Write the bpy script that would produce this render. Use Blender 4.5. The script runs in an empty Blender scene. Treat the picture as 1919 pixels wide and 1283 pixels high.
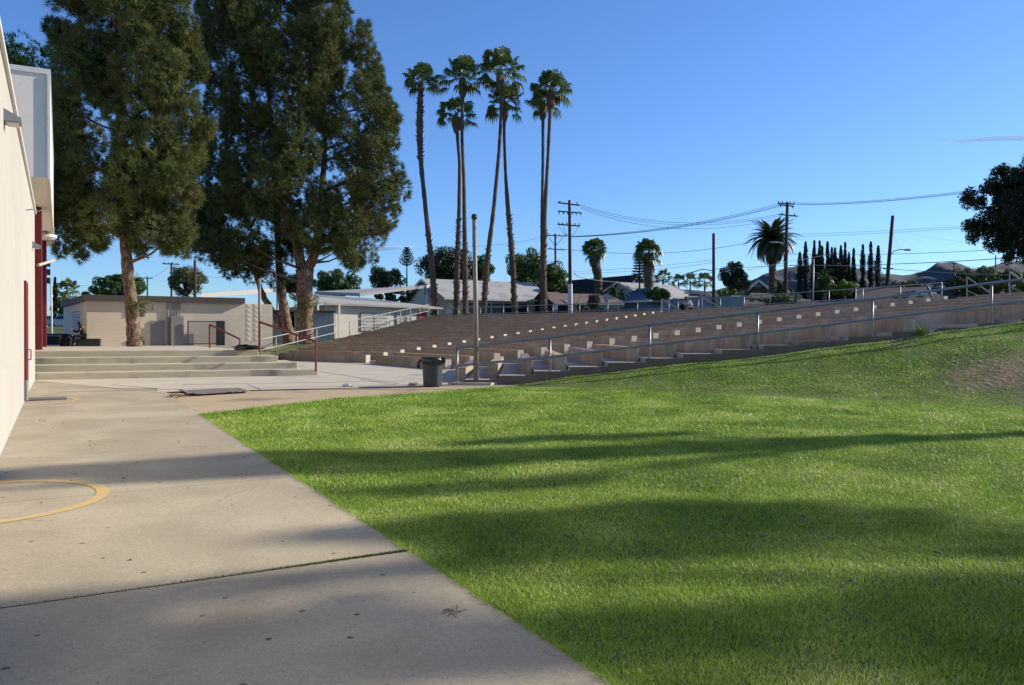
import bpy, math, random
import numpy as np
from mathutils import Vector, Matrix
R = math.radians
sc = bpy.context.scene
# ------------------------------------------------------------------ camera, sky, sun
F, CX, CYH, EYE = 1550.0, 960.0, 632.0, 1.6
cam_d = bpy.data.cameras.new('camera'); cam = bpy.data.objects.new('camera', cam_d)
sc.collection.objects.link(cam); sc.camera = cam
cam.location = (0, 0, EYE)
cam.rotation_euler = (R(90) - math.atan((641.5 - CYH) / F), 0, 0)
cam_d.sensor_width = 36; cam_d.lens = 36 * F / 1919.0
cam_d.clip_start = 0.05; cam_d.clip_end = 20000
SUN_AZ, SUN_EL = R(17.5), R(24.5)          # azimuth from +X towards +Y
w = bpy.data.worlds.new('World'); sc.world = w; w.use_nodes = True
wn, wl = w.node_tree.nodes, w.node_tree.links
sky = wn.new('ShaderNodeTexSky'); sky.sky_type = 'NISHITA'; sky.sun_disc = False
sky.sun_elevation = SUN_EL; sky.sun_rotation = R(90) - SUN_AZ
sky.air_density = 1.0; sky.dust_density = 0.3; sky.ozone_density = 3.0; sky.altitude = 100
bg = wn['Background']; bg.inputs[1].default_value = 0.095
tint = wn.new('ShaderNodeMix'); tint.data_type = 'RGBA'; tint.blend_type = 'MULTIPLY'; tint.inputs[0].default_value = 1; tint.inputs[7].default_value = (.72, .99, 1.42, 1)
wl.new(sky.outputs[0], tint.inputs[6]); wl.new(tint.outputs[2], bg.inputs[0])
sd = bpy.data.lights.new('sun', 'SUN'); sd.energy = 5.0; sd.angle = R(0.55); sd.color = (1, 0.92, 0.79)
so = bpy.data.objects.new('sun', sd); sc.collection.objects.link(so)
sv = Vector((math.cos(SUN_EL) * math.cos(SUN_AZ), math.cos(SUN_EL) * math.sin(SUN_AZ), math.sin(SUN_EL)))
so.rotation_euler = sv.to_track_quat('Z', 'Y').to_euler(); so.location = (40, 4, 30)
sc.view_settings.view_transform = 'Standard'; sc.view_settings.look = 'None'
sc.view_settings.exposure = 0.45; sc.view_settings.gamma = 1
sc.cycles.max_bounces = 6; sc.cycles.transparent_max_bounces = 8
# ------------------------------------------------------------------ helpers
COL = sc.collection
rng = np.random.default_rng(7); random.seed(7)
def at(px, py, Y): return Vector(((px - CX) / F * Y, Y, EYE + (CYH - py) / F * Y))
def atx(px, Y, z): return Vector(((px - CX) / F * Y, Y, z))
def V(*a): return Vector(a)
def tag(o, label=None, cat=None, group=None, kind=None):
    if label: o['label'] = label
    if cat: o['category'] = cat
    if group: o['group'] = group
    if kind: o['kind'] = kind
    return o
def empty(name, loc, label, cat, group=None, rz=0):
    o = bpy.data.objects.new(name, None); COL.objects.link(o)
    o.location = loc; o.rotation_euler = (0, 0, rz); o.empty_display_size = .2
    return tag(o, label, cat, group)
class MB:
    def __init__(s): s.v = []; s.f = []; s.m = []; s.smooth = False
    def add(s, vs, fs, mi=0):
        n = len(s.v); s.v += [tuple(p) for p in vs]; s.f += [tuple(i + n for i in f) for f in fs]; s.m += [mi] * len(fs); return s
    def box(s, c, size, rz=0, mi=0, taper=1.0):
        x, y, z = size[0] / 2, size[1] / 2, size[2] / 2; ca, sa = math.cos(rz), math.sin(rz); vs = []
        for k in (-1, 1):
            t = taper if k > 0 else 1
            for a, b in ((-1, -1), (1, -1), (1, 1), (-1, 1)):
                X, Yy = a * x * t, b * y * t; vs.append((c[0] + X * ca - Yy * sa, c[1] + X * sa + Yy * ca, c[2] + k * z))
        return s.add(vs, [(3, 2, 1, 0), (4, 5, 6, 7), (0, 1, 5, 4), (1, 2, 6, 5), (2, 3, 7, 6), (3, 0, 4, 7)], mi)
    def prism(s, poly, z0, z1, mi=0):      # poly ccw list of (x,y); z1 may be list
        n = len(poly); zt = z1 if isinstance(z1, (list, tuple)) else [z1] * n; zb = z0 if isinstance(z0, (list, tuple)) else [z0] * n
        vs = [(p[0], p[1], zb[i]) for i, p in enumerate(poly)] + [(p[0], p[1], zt[i]) for i, p in enumerate(poly)]
        fs = [tuple(range(n - 1, -1, -1)), tuple(range(n, 2 * n))] + [(i, (i + 1) % n, n + (i + 1) % n, n + i) for i in range(n)]
        return s.add(vs, fs, mi)
    def slab(s, a, b, wd, th, mi=0, up=None):   # beam from a to b, width wd (horizontal), thickness th
        a, b = Vector(a), Vector(b); d = (b - a).normalized(); u0 = Vector(up) if up else Vector((0, 0, 1))
        sd_ = d.cross(u0); sd_ = sd_.normalized() if sd_.length > 1e-4 else Vector((1, 0, 0)); u = sd_.cross(d).normalized()
        vs = []
        for p in (a, b):
            for i, j in ((-1, -1), (1, -1), (1, 1), (-1, 1)): vs.append(p + sd_ * (i * wd / 2) + u * (j * th / 2))
        return s.add(vs, [(0, 1, 2, 3), (7, 6, 5, 4), (0, 4, 5, 1), (1, 5, 6, 2), (2, 6, 7, 3), (3, 7, 4, 0)], mi)
    def tube(s, pts, rad, n=8, mi=0, rough=0, caps=True):
        pts = [Vector(p) for p in pts]; rr = rad if isinstance(rad, (list, tuple)) else [rad] * len(pts); vs = []; prev = None
        for i, p in enumerate(pts):
            d = (pts[min(i + 1, len(pts) - 1)] - pts[max(i - 1, 0)]).normalized()
            a = d.orthogonal().normalized() if prev is None else (prev - d * prev.dot(d)).normalized()
            prev = a; b = d.cross(a)
            for k in range(n):
                t = 2 * math.pi * k / n; q = rr[i] * (1 + (random.uniform(-rough, rough) if rough else 0))
                vs.append(p + a * (math.cos(t) * q) + b * (math.sin(t) * q))
        fs = [(i * n + k, i * n + (k + 1) % n, (i + 1) * n + (k + 1) % n, (i + 1) * n + k) for i in range(len(pts) - 1) for k in range(n)]
        if caps: fs += [tuple(range(n - 1, -1, -1)), tuple((len(pts) - 1) * n + k for k in range(n))]
        return s.add(vs, fs, mi)
    def lathe(s, prof, c=(0, 0, 0), n=24, mi=0, wob=None):
        vs = []
        for i, (r, z) in enumerate(prof):
            for k in range(n):
                t = 2 * math.pi * k / n; q = r * (1 + (wob(t, z) if wob else 0)); vs.append((c[0] + math.cos(t) * q, c[1] + math.sin(t) * q, c[2] + z))
        m = len(prof)
        fs = [(i * n + k, i * n + (k + 1) % n, (i + 1) * n + (k + 1) % n, (i + 1) * n + k) for i in range(m - 1) for k in range(n)]
        fs += [tuple(range(n - 1, -1, -1)), tuple((m - 1) * n + k for k in range(n))]
        return s.add(vs, fs, mi)
    def ell(s, c, r, n=12, m=8, mi=0, jit=0):
        vs = [(c[0], c[1], c[2] - r[2])]
        for j in range(1, m):
            p = -math.pi / 2 + math.pi * j / m
            for k in range(n):
                t = 2 * math.pi * k / n; q = 1 + (random.uniform(-jit, jit) if jit else 0)
                vs.append((c[0] + r[0] * q * math.cos(p) * math.cos(t), c[1] + r[1] * q * math.cos(p) * math.sin(t), c[2] + r[2] * q * math.sin(p)))
        vs.append((c[0], c[1], c[2] + r[2])); L = len(vs) - 1
        fs = [(0, 1 + (k + 1) % n, 1 + k) for k in range(n)]
        fs += [(1 + j * n + k, 1 + j * n + (k + 1) % n, 1 + (j + 1) * n + (k + 1) % n, 1 + (j + 1) * n + k) for j in range(m - 2) for k in range(n)]
        fs += [(L, 1 + (m - 2) * n + k, 1 + (m - 2) * n + (k + 1) % n) for k in range(n)]
        return s.add(vs, fs, mi)
    def build(s, name, mats, parent=None, bevel=0, smooth=False):
        me = bpy.data.meshes.new(name); off = Vector((0, 0, 0))
        if parent is not None and not getattr(s, 'local', False):
            inv = Matrix.Translation(parent_loc(parent)) @ Matrix.Rotation(parent_rz(parent), 4, 'Z'); inv = inv.inverted()
            vs = [tuple(inv @ Vector(p)) for p in s.v]
        else: vs = s.v
        me.from_pydata(vs, [], s.f); mats = mats if isinstance(mats, (list, tuple)) else [mats]
        for m in mats: me.materials.append(m)
        if len(mats) > 1: me.polygons.foreach_set('material_index', s.m)
        if smooth or s.smooth: me.polygons.foreach_set('use_smooth', [True] * len(me.polygons))
        me.update(); o = bpy.data.objects.new(name, me); COL.objects.link(o)
        if parent is not None: o.parent = parent
        if bevel:
            b = o.modifiers.new('bevel', 'BEVEL'); b.width = bevel; b.segments = 2; b.limit_method = 'ANGLE'; b.angle_limit = R(40)
        return o
def parent_loc(p):
    return p.location if p.parent is None else p.parent.location + p.location
def parent_rz(p):
    return p.rotation_euler[2] if p.parent is None else p.parent.rotation_euler[2]
def soup(name, tris, mat, parent=None):      # tris: (N,3,3) array of world coordinates
    n = len(tris); me = bpy.data.meshes.new(name); v = tris.reshape(-1, 3).astype(np.float32)
    if parent is not None: v = v - np.array(parent_loc(parent), dtype=np.float32)
    me.vertices.add(n * 3); me.vertices.foreach_set('co', v.ravel())
    me.loops.add(n * 3); me.loops.foreach_set('vertex_index', np.arange(n * 3, dtype=np.int32))
    me.polygons.add(n); me.polygons.foreach_set('loop_start', np.arange(0, n * 3, 3, dtype=np.int32))
    me.materials.append(mat); me.update(calc_edges=True); o = bpy.data.objects.new(name, me); COL.objects.link(o)
    if parent is not None: o.parent = parent
    return o
# ------------------------------------------------------------------ materials
KA = .82
def newmat(name):
    m = bpy.data.materials.new(name); m.use_nodes = True; nt = m.node_tree
    return m, nt, nt.nodes['Principled BSDF']
def mat(name, c, rough=.8, c2=None, scale=3.0, amt=.5, bump=0, bscale=40, metal=0, stretch=None, spec=.3, c3=None, s3=.6, t3=.62, joints=None):
    if not name.startswith('bench'): c = tuple(v * KA for v in c); c2 = c2 and tuple(v * KA for v in c2); c3 = c3 and tuple(v * KA for v in c3)
    m, nt, p = newmat(name); N, L = nt.nodes, nt.links
    p.inputs['Roughness'].default_value = rough; p.inputs['Metallic'].default_value = metal
    p.inputs['Specular IOR Level'].default_value = spec; p.inputs['Base Color'].default_value = (*c, 1)
    geo = N.new('ShaderNodeNewGeometry'); pos = geo.outputs['Position']
    if stretch:
        mp = N.new('ShaderNodeMapping'); mp.inputs['Scale'].default_value = stretch; L.new(pos, mp.inputs[0]); posn = mp.outputs[0]
    else: posn = pos
    col = None
    if c2:
        n = N.new('ShaderNodeTexNoise'); n.inputs['Scale'].default_value = scale; n.inputs['Detail'].default_value = 8; n.inputs['Roughness'].default_value = .65
        L.new(posn, n.inputs['Vector']); r = N.new('ShaderNodeValToRGB'); r.color_ramp.elements[0].position = .5 - amt / 2; r.color_ramp.elements[1].position = .5 + amt / 2
        r.color_ramp.elements[0].color = (*c, 1); r.color_ramp.elements[1].color = (*c2, 1); L.new(n.outputs[0], r.inputs[0]); col = r.outputs[0]
    if c3:
        n = N.new('ShaderNodeTexNoise'); n.inputs['Scale'].default_value = s3; n.inputs['Detail'].default_value = 5; L.new(pos, n.inputs['Vector'])
        r = N.new('ShaderNodeValToRGB'); r.color_ramp.elements[0].position = t3 - .08; r.color_ramp.elements[1].position = t3 + .08; L.new(n.outputs[0], r.inputs[0])
        mx = N.new('ShaderNodeMix'); mx.data_type = 'RGBA'; L.new(r.outputs[0], mx.inputs[0])
        if col: L.new(col, mx.inputs[6])
        else: mx.inputs[6].default_value = (*c, 1)
        mx.inputs[7].default_value = (*c3, 1); col = mx.outputs[2]
    if joints:
        wd, ht, jc, ang = joints; mp = N.new('ShaderNodeMapping'); mp.inputs['Rotation'].default_value = (0, 0, -ang); L.new(pos, mp.inputs[0])
        sx = N.new('ShaderNodeSeparateXYZ'); L.new(mp.outputs[0], sx.inputs[0]); cm = N.new('ShaderNodeCombineXYZ'); L.new(sx.outputs[0], cm.inputs[0]); L.new(sx.outputs[2], cm.inputs[1])
        b = N.new('ShaderNodeTexBrick'); b.inputs['Color1'].default_value = (1, 1, 1, 1); b.inputs['Color2'].default_value = (.93, .93, .93, 1); b.inputs['Mortar'].default_value = (jc, jc, jc, 1)
        b.inputs['Scale'].default_value = 1; b.inputs['Brick Width'].default_value = wd; b.inputs['Row Height'].default_value = ht; b.inputs['Mortar Size'].default_value = .008
        L.new(cm.outputs[0], b.inputs[0]); mx = N.new('ShaderNodeMix'); mx.data_type = 'RGBA'; mx.blend_type = 'MULTIPLY'; mx.inputs[0].default_value = 1
        if col: L.new(col, mx.inputs[6])
        else: mx.inputs[6].default_value = (*c, 1)
        L.new(b.outputs[0], mx.inputs[7]); col = mx.outputs[2]
    if col: L.new(col, p.inputs['Base Color'])
    if bump:
        n = N.new('ShaderNodeTexNoise'); n.inputs['Scale'].default_value = bscale; n.inputs['Detail'].default_value = 6; L.new(posn, n.inputs['Vector'])
        b = N.new('ShaderNodeBump'); b.inputs['Strength'].default_value = bump; b.inputs['Distance'].default_value = .02; L.new(n.outputs[0], b.inputs['Height']); L.new(b.outputs[0], p.inputs['Normal'])
    return m
def leafmat(name, c, c2, trans=.25, rough=.55, scale=1.2, dry=None, spec=.3):
    m, nt, p = newmat(name); N, L = nt.nodes, nt.links
    geo = N.new('ShaderNodeNewGeometry'); n = N.new('ShaderNodeTexNoise'); n.inputs['Scale'].default_value = scale; n.inputs['Detail'].default_value = 3
    L.new(geo.outputs['Position'], n.inputs['Vector'])
    ad = N.new('ShaderNodeMath'); ad.operation = 'MULTIPLY_ADD'; ad.inputs[1].default_value = .55; L.new(geo.outputs['Random Per Island'], ad.inputs[0])
    sb = N.new('ShaderNodeMath'); sb.operation = 'MULTIPLY_ADD'; sb.inputs[1].default_value = 1.6; sb.inputs[2].default_value = -.6; L.new(n.outputs[0], sb.inputs[0]); L.new(sb.outputs[0], ad.inputs[2])
    r = N.new('ShaderNodeValToRGB'); r.color_ramp.elements[0].color = (*c, 1); r.color_ramp.elements[1].color = (*c2, 1); L.new(ad.outputs[0], r.inputs[0])
    if dry: e = r.color_ramp.elements.new(.97); e.color = (*dry, 1); r.color_ramp.elements[1].position = .8; 
    L.new(r.outputs[0], p.inputs['Base Color']); p.inputs['Roughness'].default_value = rough; p.inputs['Specular IOR Level'].default_value = spec
    t = N.new('ShaderNodeBsdfTranslucent'); L.new(r.outputs[0], t.inputs[0]); mx = N.new('ShaderNodeMixShader'); mx.inputs[0].default_value = trans
    L.new(p.outputs[0], mx.inputs[1]); L.new(t.outputs[0], mx.inputs[2]); L.new(mx.outputs[0], N['Material Output'].inputs[0])
    return m
M = {}
M['wall'] = mat('cream_stucco', (.56, .515, .45), .85, (.52, .475, .41), 1.2, .6, .25, 90, joints=(2.4, 1.2, .93, R(118.65)))
M['stucco_grey'] = mat('white_stucco', (.92, .84, .73), .9, (.86, .78, .68), 2, .6, .4, 60)
M['white'] = mat('white_paint', (.78, .76, .72), .6, (.68, .66, .62), 3, .6)
M['maroon'] = mat('maroon_paint', (.18, .018, .022), .5, (.13, .014, .018), 4, .5)
M['red'] = mat('red_door_paint', (.33, .012, .02), .5, (.24, .01, .016), 3, .5)
M['rail_red'] = mat('rusty_red_paint', (.16, .03, .025), .6, (.22, .06, .04), 25, .4)
M['metal'] = mat('galvanized_metal', (.33, .35, .36), .45, (.24, .25, .26), 30, .5, metal=.55, spec=.5)
M['metal_light'] = mat('bright_galvanized', (.42, .42, .41), .5, (.34, .34, .33), 20, .5, metal=.3, spec=.5)
M['pole'] = mat('weathered_pole', (.36, .31, .26), .6, (.22, .19, .16), 6, .6, metal=.2, stretch=(8, 8, 1))
M['dark'] = mat('dark_metal', (.03, .032, .035), .5)
M['tape'] = mat('blue_tape', (.12, .2, .32), .5)
M['path'] = None
M['endface'] = mat('bench_end_sunlit_cream', (.72, .62, .46), .85, (.6, .52, .4), 4, .5)  # cream of the sun-facing bench ends, with their sunlight put into the colour
M['bench'] = mat('bench_concrete', (.46, .355, .24), .9, (.26, .195, .13), 2.2, .5, .5, 30, stretch=(2.4, 2.4, .35), c3=(.48, .4, .31), s3=.8, t3=.6)
M['edge'] = mat('brown_slab_edge', (.26, .2, .15), .95, (.16, .125, .095), 3, .5)  # darker brown for the side faces at both ends of the treads
M['tread'] = mat('tread_concrete', (.55, .49, .4), .9, (.42, .375, .31), 1.5, .6, .4, 60, c3=(.25, .23, .2), s3=.7, t3=.64)
M['step'] = mat('step_concrete', (.68, .6, .42), .9, (.52, .455, .32), 1.3, .6, .4, 50, stretch=(1, 1, 3), c3=(.3, .28, .23), s3=1.1, t3=.64)
M['court'] = mat('court_concrete', (.68, .59, .45), .9, (.55, .48, .37), .8, .6, .3, 60, c3=(.34, .32, .29), s3=.5, t3=.66)
M['yel'] = mat('yellow_seat_paint', (.56, .38, .13), .7, (.45, .36, .24), 8, .4, .2, 50)
M['pur'] = mat('purple_seat_paint', (.17, .11, .13), .7, (.33, .26, .25), 8, .4, .2, 50)
M['yline'] = mat('yellow_line_paint', (.72, .42, .1), .75, (.62, .4, .16), 14, .35, .2, 80)
M['gap'] = mat('joint_dirt', (.12, .1, .07), 1, (.07, .06, .045), 20, .5)
M['moss'] = leafmat('joint_grass', (.04, .08, .015), (.09, .13, .03))
M['dirt'] = mat('sandy_dirt', (.6, .46, .29), 1, (.5, .38, .23), 5, .6, .6, 40, c3=(.3, .22, .13), s3=.9, t3=.62)
M['earth'] = mat('dry_earth', (.2, .15, .1), 1, (.14, .11, .07), 2, .5, .5, 20, c3=(.09, .12, .03), s3=.3, t3=.5)
M['asphalt'] = mat('asphalt', (.06, .06, .062), .95, (.045, .045, .047), 8, .5)
M['bark'] = mat('pine_bark', (.36, .235, .17), .95, (.06, .035, .025), 7, .16, 1.0, 12, stretch=(2.2, 2.2, .6))
M['bark_grey'] = mat('grey_bark', (.13, .1, .08), .95, (.07, .055, .045), 6, .4, .8, 20)
M['palmbark'] = mat('palm_trunk', (.17, .12, .09), .95, (.09, .065, .05), 3, .4, .8, 30, stretch=(1, 1, 5))
M['palmboot'] = mat('palm_boots', (.24, .17, .12), .95, (.08, .05, .035), 9, .4, .6, 30)
M['needle'] = leafmat('pine_needles', (.02, .055, .018), (.095, .175, .045), .12, .8, .9, dry=(.19, .19, .06), spec=.12)
M['needle_dk'] = leafmat('dark_pine_needles', (.012, .034, .012), (.04, .085, .025), .1, .8, .9, spec=.12)
M['leaf'] = leafmat('broad_leaves', (.035, .075, .014), (.085, .15, .03), .25, .5, .5)
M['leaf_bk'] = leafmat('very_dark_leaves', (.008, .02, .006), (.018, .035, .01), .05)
M['leaf_dk'] = leafmat('dark_leaves', (.014, .032, .01), (.035, .065, .02), .2, .5, .5)
M['leaf_lt'] = leafmat('bright_leaves', (.08, .14, .02), (.2, .27, .04), .35, .5, .8)
M['leaf_br'] = leafmat('dry_twigs', (.09, .06, .045), (.16, .11, .08), .1, .8, .8)
M['palmleaf'] = leafmat('palm_leaves', (.045, .085, .02), (.13, .17, .05), .25, .38, .6)
M['dateleaf'] = leafmat('date_palm_leaves', (.02, .04, .015), (.055, .075, .025), .2, .45, .6)
M['skirt'] = leafmat('dead_fronds', (.12, .09, .06), (.24, .18, .12), .1, .8, .8)
M['cypress'] = leafmat('cypress_leaves', (.008, .018, .008), (.022, .036, .014), .05, .7, .8)
M['roofgrey'] = mat('grey_shingles', (.5, .475, .44), .95, (.4, .38, .355), 2.5, .5, .5, 12, c3=(.32, .3, .29), s3=.4, t3=.62)
M['roofdark'] = mat('dark_shingles', (.085, .072, .065), .95, (.055, .048, .045), 3, .5, .5, 12)
M['roofbrown'] = mat('brown_shingles', (.26, .16, .12), .95, (.19, .12, .09), 3, .5, .5, 12)
M['roofblack'] = mat('black_shingles', (.035, .035, .042), .95, (.02, .02, .024), 3, .5)
M['roofblue'] = mat('blue_grey_roof', (.11, .15, .21), .8, (.08, .11, .16), 3, .5)
M['beige'] = mat('beige_block', (.84, .7, .54), .9, (.76, .63, .485), .8, .6, .3, 60, joints=(.4, .2, .86, R(28.65)))
M['beige_relief'] = mat('beige_relief', (.8, .67, .53), .9)
M['fascia'] = mat('dark_brown_fascia', (.12, .1, .09), .8, (.09, .075, .068), 3, .5)
M['trim'] = mat('roof_edge_paint', (.5, .48, .45), .7, (.42, .4, .38), 3, .5)
M['cream'] = mat('cream_siding', (.82, .75, .6), .85, (.74, .67, .54), 1.5, .5)
M['yellowwall'] = mat('pale_yellow_wall', (.62, .52, .26), .85, (.55, .46, .22), 1.5, .5)
M['glass'] = mat('dark_window', (.02, .025, .03), .12, spec=.6)
M['shade'] = mat('window_blind', (.16, .17, .16), .6, (.1, .11, .11), 2, .5)
M['louver'] = mat('roller_shutter', (.62, .58, .48), .7, (.54, .5, .42), 1, .5)
M['contblue'] = mat('grey_blue_steel', (.27, .33, .36), .6, (.2, .25, .28), 2, .5)
M['bluewall'] = mat('blue_wall', (.17, .24, .34), .8, (.13, .19, .28), 2, .5)
M['palewall'] = mat('pale_wall', (.42, .45, .45), .85, (.36, .39, .39), 2, .5)
M['greywall'] = mat('grey_wall', (.3, .29, .28), .85, (.25, .24, .23), 2, .5)
M['wood'] = mat('pole_wood', (.1, .06, .04), .9, (.06, .038, .028), 3, .5, .5, 20, stretch=(8, 8, 1))
M['wire'] = mat('wire_black', (.03, .03, .03), .6)
M['wiregrey'] = mat('wire_grey', (.2, .2, .2), .5)
M['can'] = mat('grey_plastic', (.055, .06, .07), .45, (.045, .05, .058), 6, .5, spec=.4)
M['bag'] = mat('black_bag', (.012, .012, .014), .25, spec=.6, bump=.8, bscale=25)
M['litter'] = mat('white_litter', (.75, .75, .76), .6, (.5, .52, .56), 30, .3)
M['litter_br'] = mat('brown_litter', (.3, .14, .06), .8, (.5, .4, .3), 30, .3)
M['rubber'] = mat('worn_mat', (.2, .16, .145), .9, (.27, .22, .2), 14, .5, .6, 60)
M['matgrey'] = mat('grey_mat', (.2, .2, .22), .9, (.16, .16, .18), 14, .5)
M['navy'] = mat('navy_panel', (.02, .028, .045), .6)
M['skin'] = mat('skin', (.42, .24, .17), .55)
M['hair'] = mat('dark_hair', (.012, .01, .009), .6)
M['shirt'] = mat('pale_jacket', (.62, .58, .6), .85, (.5, .47, .5), 12, .4)
M['pants'] = mat('khaki_trousers', (.3, .25, .19), .9)
M['blackcloth'] = mat('black_cloth', (.015, .015, .018), .9)
M['silver'] = mat('silver_car_paint', (.45, .47, .5), .3, metal=.4, spec=.5)
M['whitecar'] = mat('white_car_paint', (.7, .7, .7), .3, spec=.5)
M['tyre'] = mat('tyre_rubber', (.02, .02, .02), .8)
M['lampglass'] = mat('lamp_glass', (.6, .6, .55), .3)
M['green_sign'] = mat('green_sign', (.02, .28, .17), .5)
M['mural'] = mat('pale_blue_mural', (.35, .42, .5), .8); M['orange'] = mat('orange_mural', (.42, .27, .1), .8)
M['hill'] = mat('dry_hill_brush', (.085, .085, .085), 1, (.04, .052, .055), .006, .3, 0, c3=(.12, .11, .1), s3=.0035, t3=.6)
# path concrete: noise + gum spots
def pathmat():
    m, nt, p = newmat('path_concrete'); N, L = nt.nodes, nt.links; g = N.new('ShaderNodeNewGeometry'); pos = g.outputs['Position']
    def noise(s, d=6, dist=0):
        n = N.new('ShaderNodeTexNoise'); n.inputs['Scale'].default_value = s; n.inputs['Detail'].default_value = d; n.inputs['Distortion'].default_value = dist; L.new(pos, n.inputs['Vector']); return n.outputs[0]
    def ramp(x, a, b, ca, cb):
        r = N.new('ShaderNodeValToRGB'); r.color_ramp.elements[0].position = a; r.color_ramp.elements[1].position = b; r.color_ramp.elements[0].color = (*ca, 1); r.color_ramp.elements[1].color = (*cb, 1); L.new(x, r.inputs[0]); return r.outputs[0]
    def mul(a, b, f=1):
        mx = N.new('ShaderNodeMix'); mx.data_type = 'RGBA'; mx.blend_type = 'MULTIPLY'; mx.inputs[0].default_value = f; L.new(a, mx.inputs[6]); L.new(b, mx.inputs[7]); return mx.outputs[2]
    c = ramp(noise(.9, 8, .6), .3, .72, (.385, .33, .235), (.51, .435, .315))
    c = mul(c, ramp(noise(.45, 7, 1.2), .36, .62, (.87, .86, .86), (1.03, 1.03, 1.01)))
    c = mul(c, ramp(noise(170, 3), .35, .65, (.7, .69, .67), (1.15, 1.15, 1.14)))
    c = mul(c, ramp(noise(28, 3), .35, .65, (.93, .93, .92), (1.04, 1.04, 1.04)))
    vc = N.new('ShaderNodeTexVoronoi'); vc.voronoi_dimensions = '2D'; vc.feature = 'DISTANCE_TO_EDGE'; vc.inputs['Scale'].default_value = .42
    wv = N.new('ShaderNodeVectorMath'); wv.operation = 'MULTIPLY_ADD'; wv.inputs[1].default_value = (.5, .5, 0); nc_ = N.new('ShaderNodeTexNoise'); nc_.inputs['Scale'].default_value = 3.5; nc_.inputs['Detail'].default_value = 6; L.new(pos, nc_.inputs['Vector']); L.new(nc_.outputs['Color'], wv.inputs[0]); L.new(pos, wv.inputs[2]); L.new(wv.outputs[0], vc.inputs['Vector'])
    ck = ramp(vc.outputs['Distance'], .0012, .004, (.62, .6, .57), (1, 1, 1)); mk = ramp(noise(.8, 3), .5, .56, (1, 1, 1), (0, 0, 0)); mxc = N.new('ShaderNodeMix'); mxc.data_type = 'RGBA'; L.new(mk, mxc.inputs[0]); L.new(ck, mxc.inputs[6]); mxc.inputs[7].default_value = (1, 1, 1, 1); c = mul(c, mxc.outputs[2])
    v = N.new('ShaderNodeTexVoronoi'); v.voronoi_dimensions = '2D'; v.inputs['Scale'].default_value = 2.6; L.new(pos, v.inputs['Vector'])
    sx = N.new('ShaderNodeSeparateXYZ'); L.new(v.outputs['Color'], sx.inputs[0])
    th = N.new('ShaderNodeMath'); th.operation = 'MULTIPLY'; th.inputs[1].default_value = .055; L.new(sx.outputs[0], th.inputs[0])
    gate = N.new('ShaderNodeMath'); gate.operation = 'GREATER_THAN'; gate.inputs[1].default_value = .45; L.new(sx.outputs[1], gate.inputs[0])
    m2 = N.new('ShaderNodeMath'); m2.operation = 'MULTIPLY'; L.new(th.outputs[0], m2.inputs[0]); L.new(gate.outputs[0], m2.inputs[1])
    nz = N.new('ShaderNodeMath'); nz.operation = 'MULTIPLY_ADD'; nz.inputs[1].default_value = .05; nz.inputs[2].default_value = -.025; L.new(noise(30, 2), nz.inputs[0])
    ds = N.new('ShaderNodeMath'); ds.operation = 'ADD'; L.new(v.outputs['Distance'], ds.inputs[0]); L.new(nz.outputs[0], ds.inputs[1])
    lt = N.new('ShaderNodeMath'); lt.operation = 'LESS_THAN'; L.new(ds.outputs[0], lt.inputs[0]); L.new(m2.outputs[0], lt.inputs[1])
    mx = N.new('ShaderNodeMix'); mx.data_type = 'RGBA'; L.new(lt.outputs[0], mx.inputs[0]); L.new(c, mx.inputs[6]); mx.inputs[7].default_value = (.13, .115, .105, 1)
    L.new(mx.outputs[2], p.inputs['Base Color']); p.inputs['Roughness'].default_value = .88; p.inputs['Specular IOR Level'].default_value = .25
    b = N.new('ShaderNodeBump'); b.inputs['Strength'].default_value = .35; b.inputs['Distance'].default_value = .006; L.new(noise(120, 4), b.inputs['Height']); L.new(b.outputs[0], p.inputs['Normal'])
    return m
M['path'] = pathmat()
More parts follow.
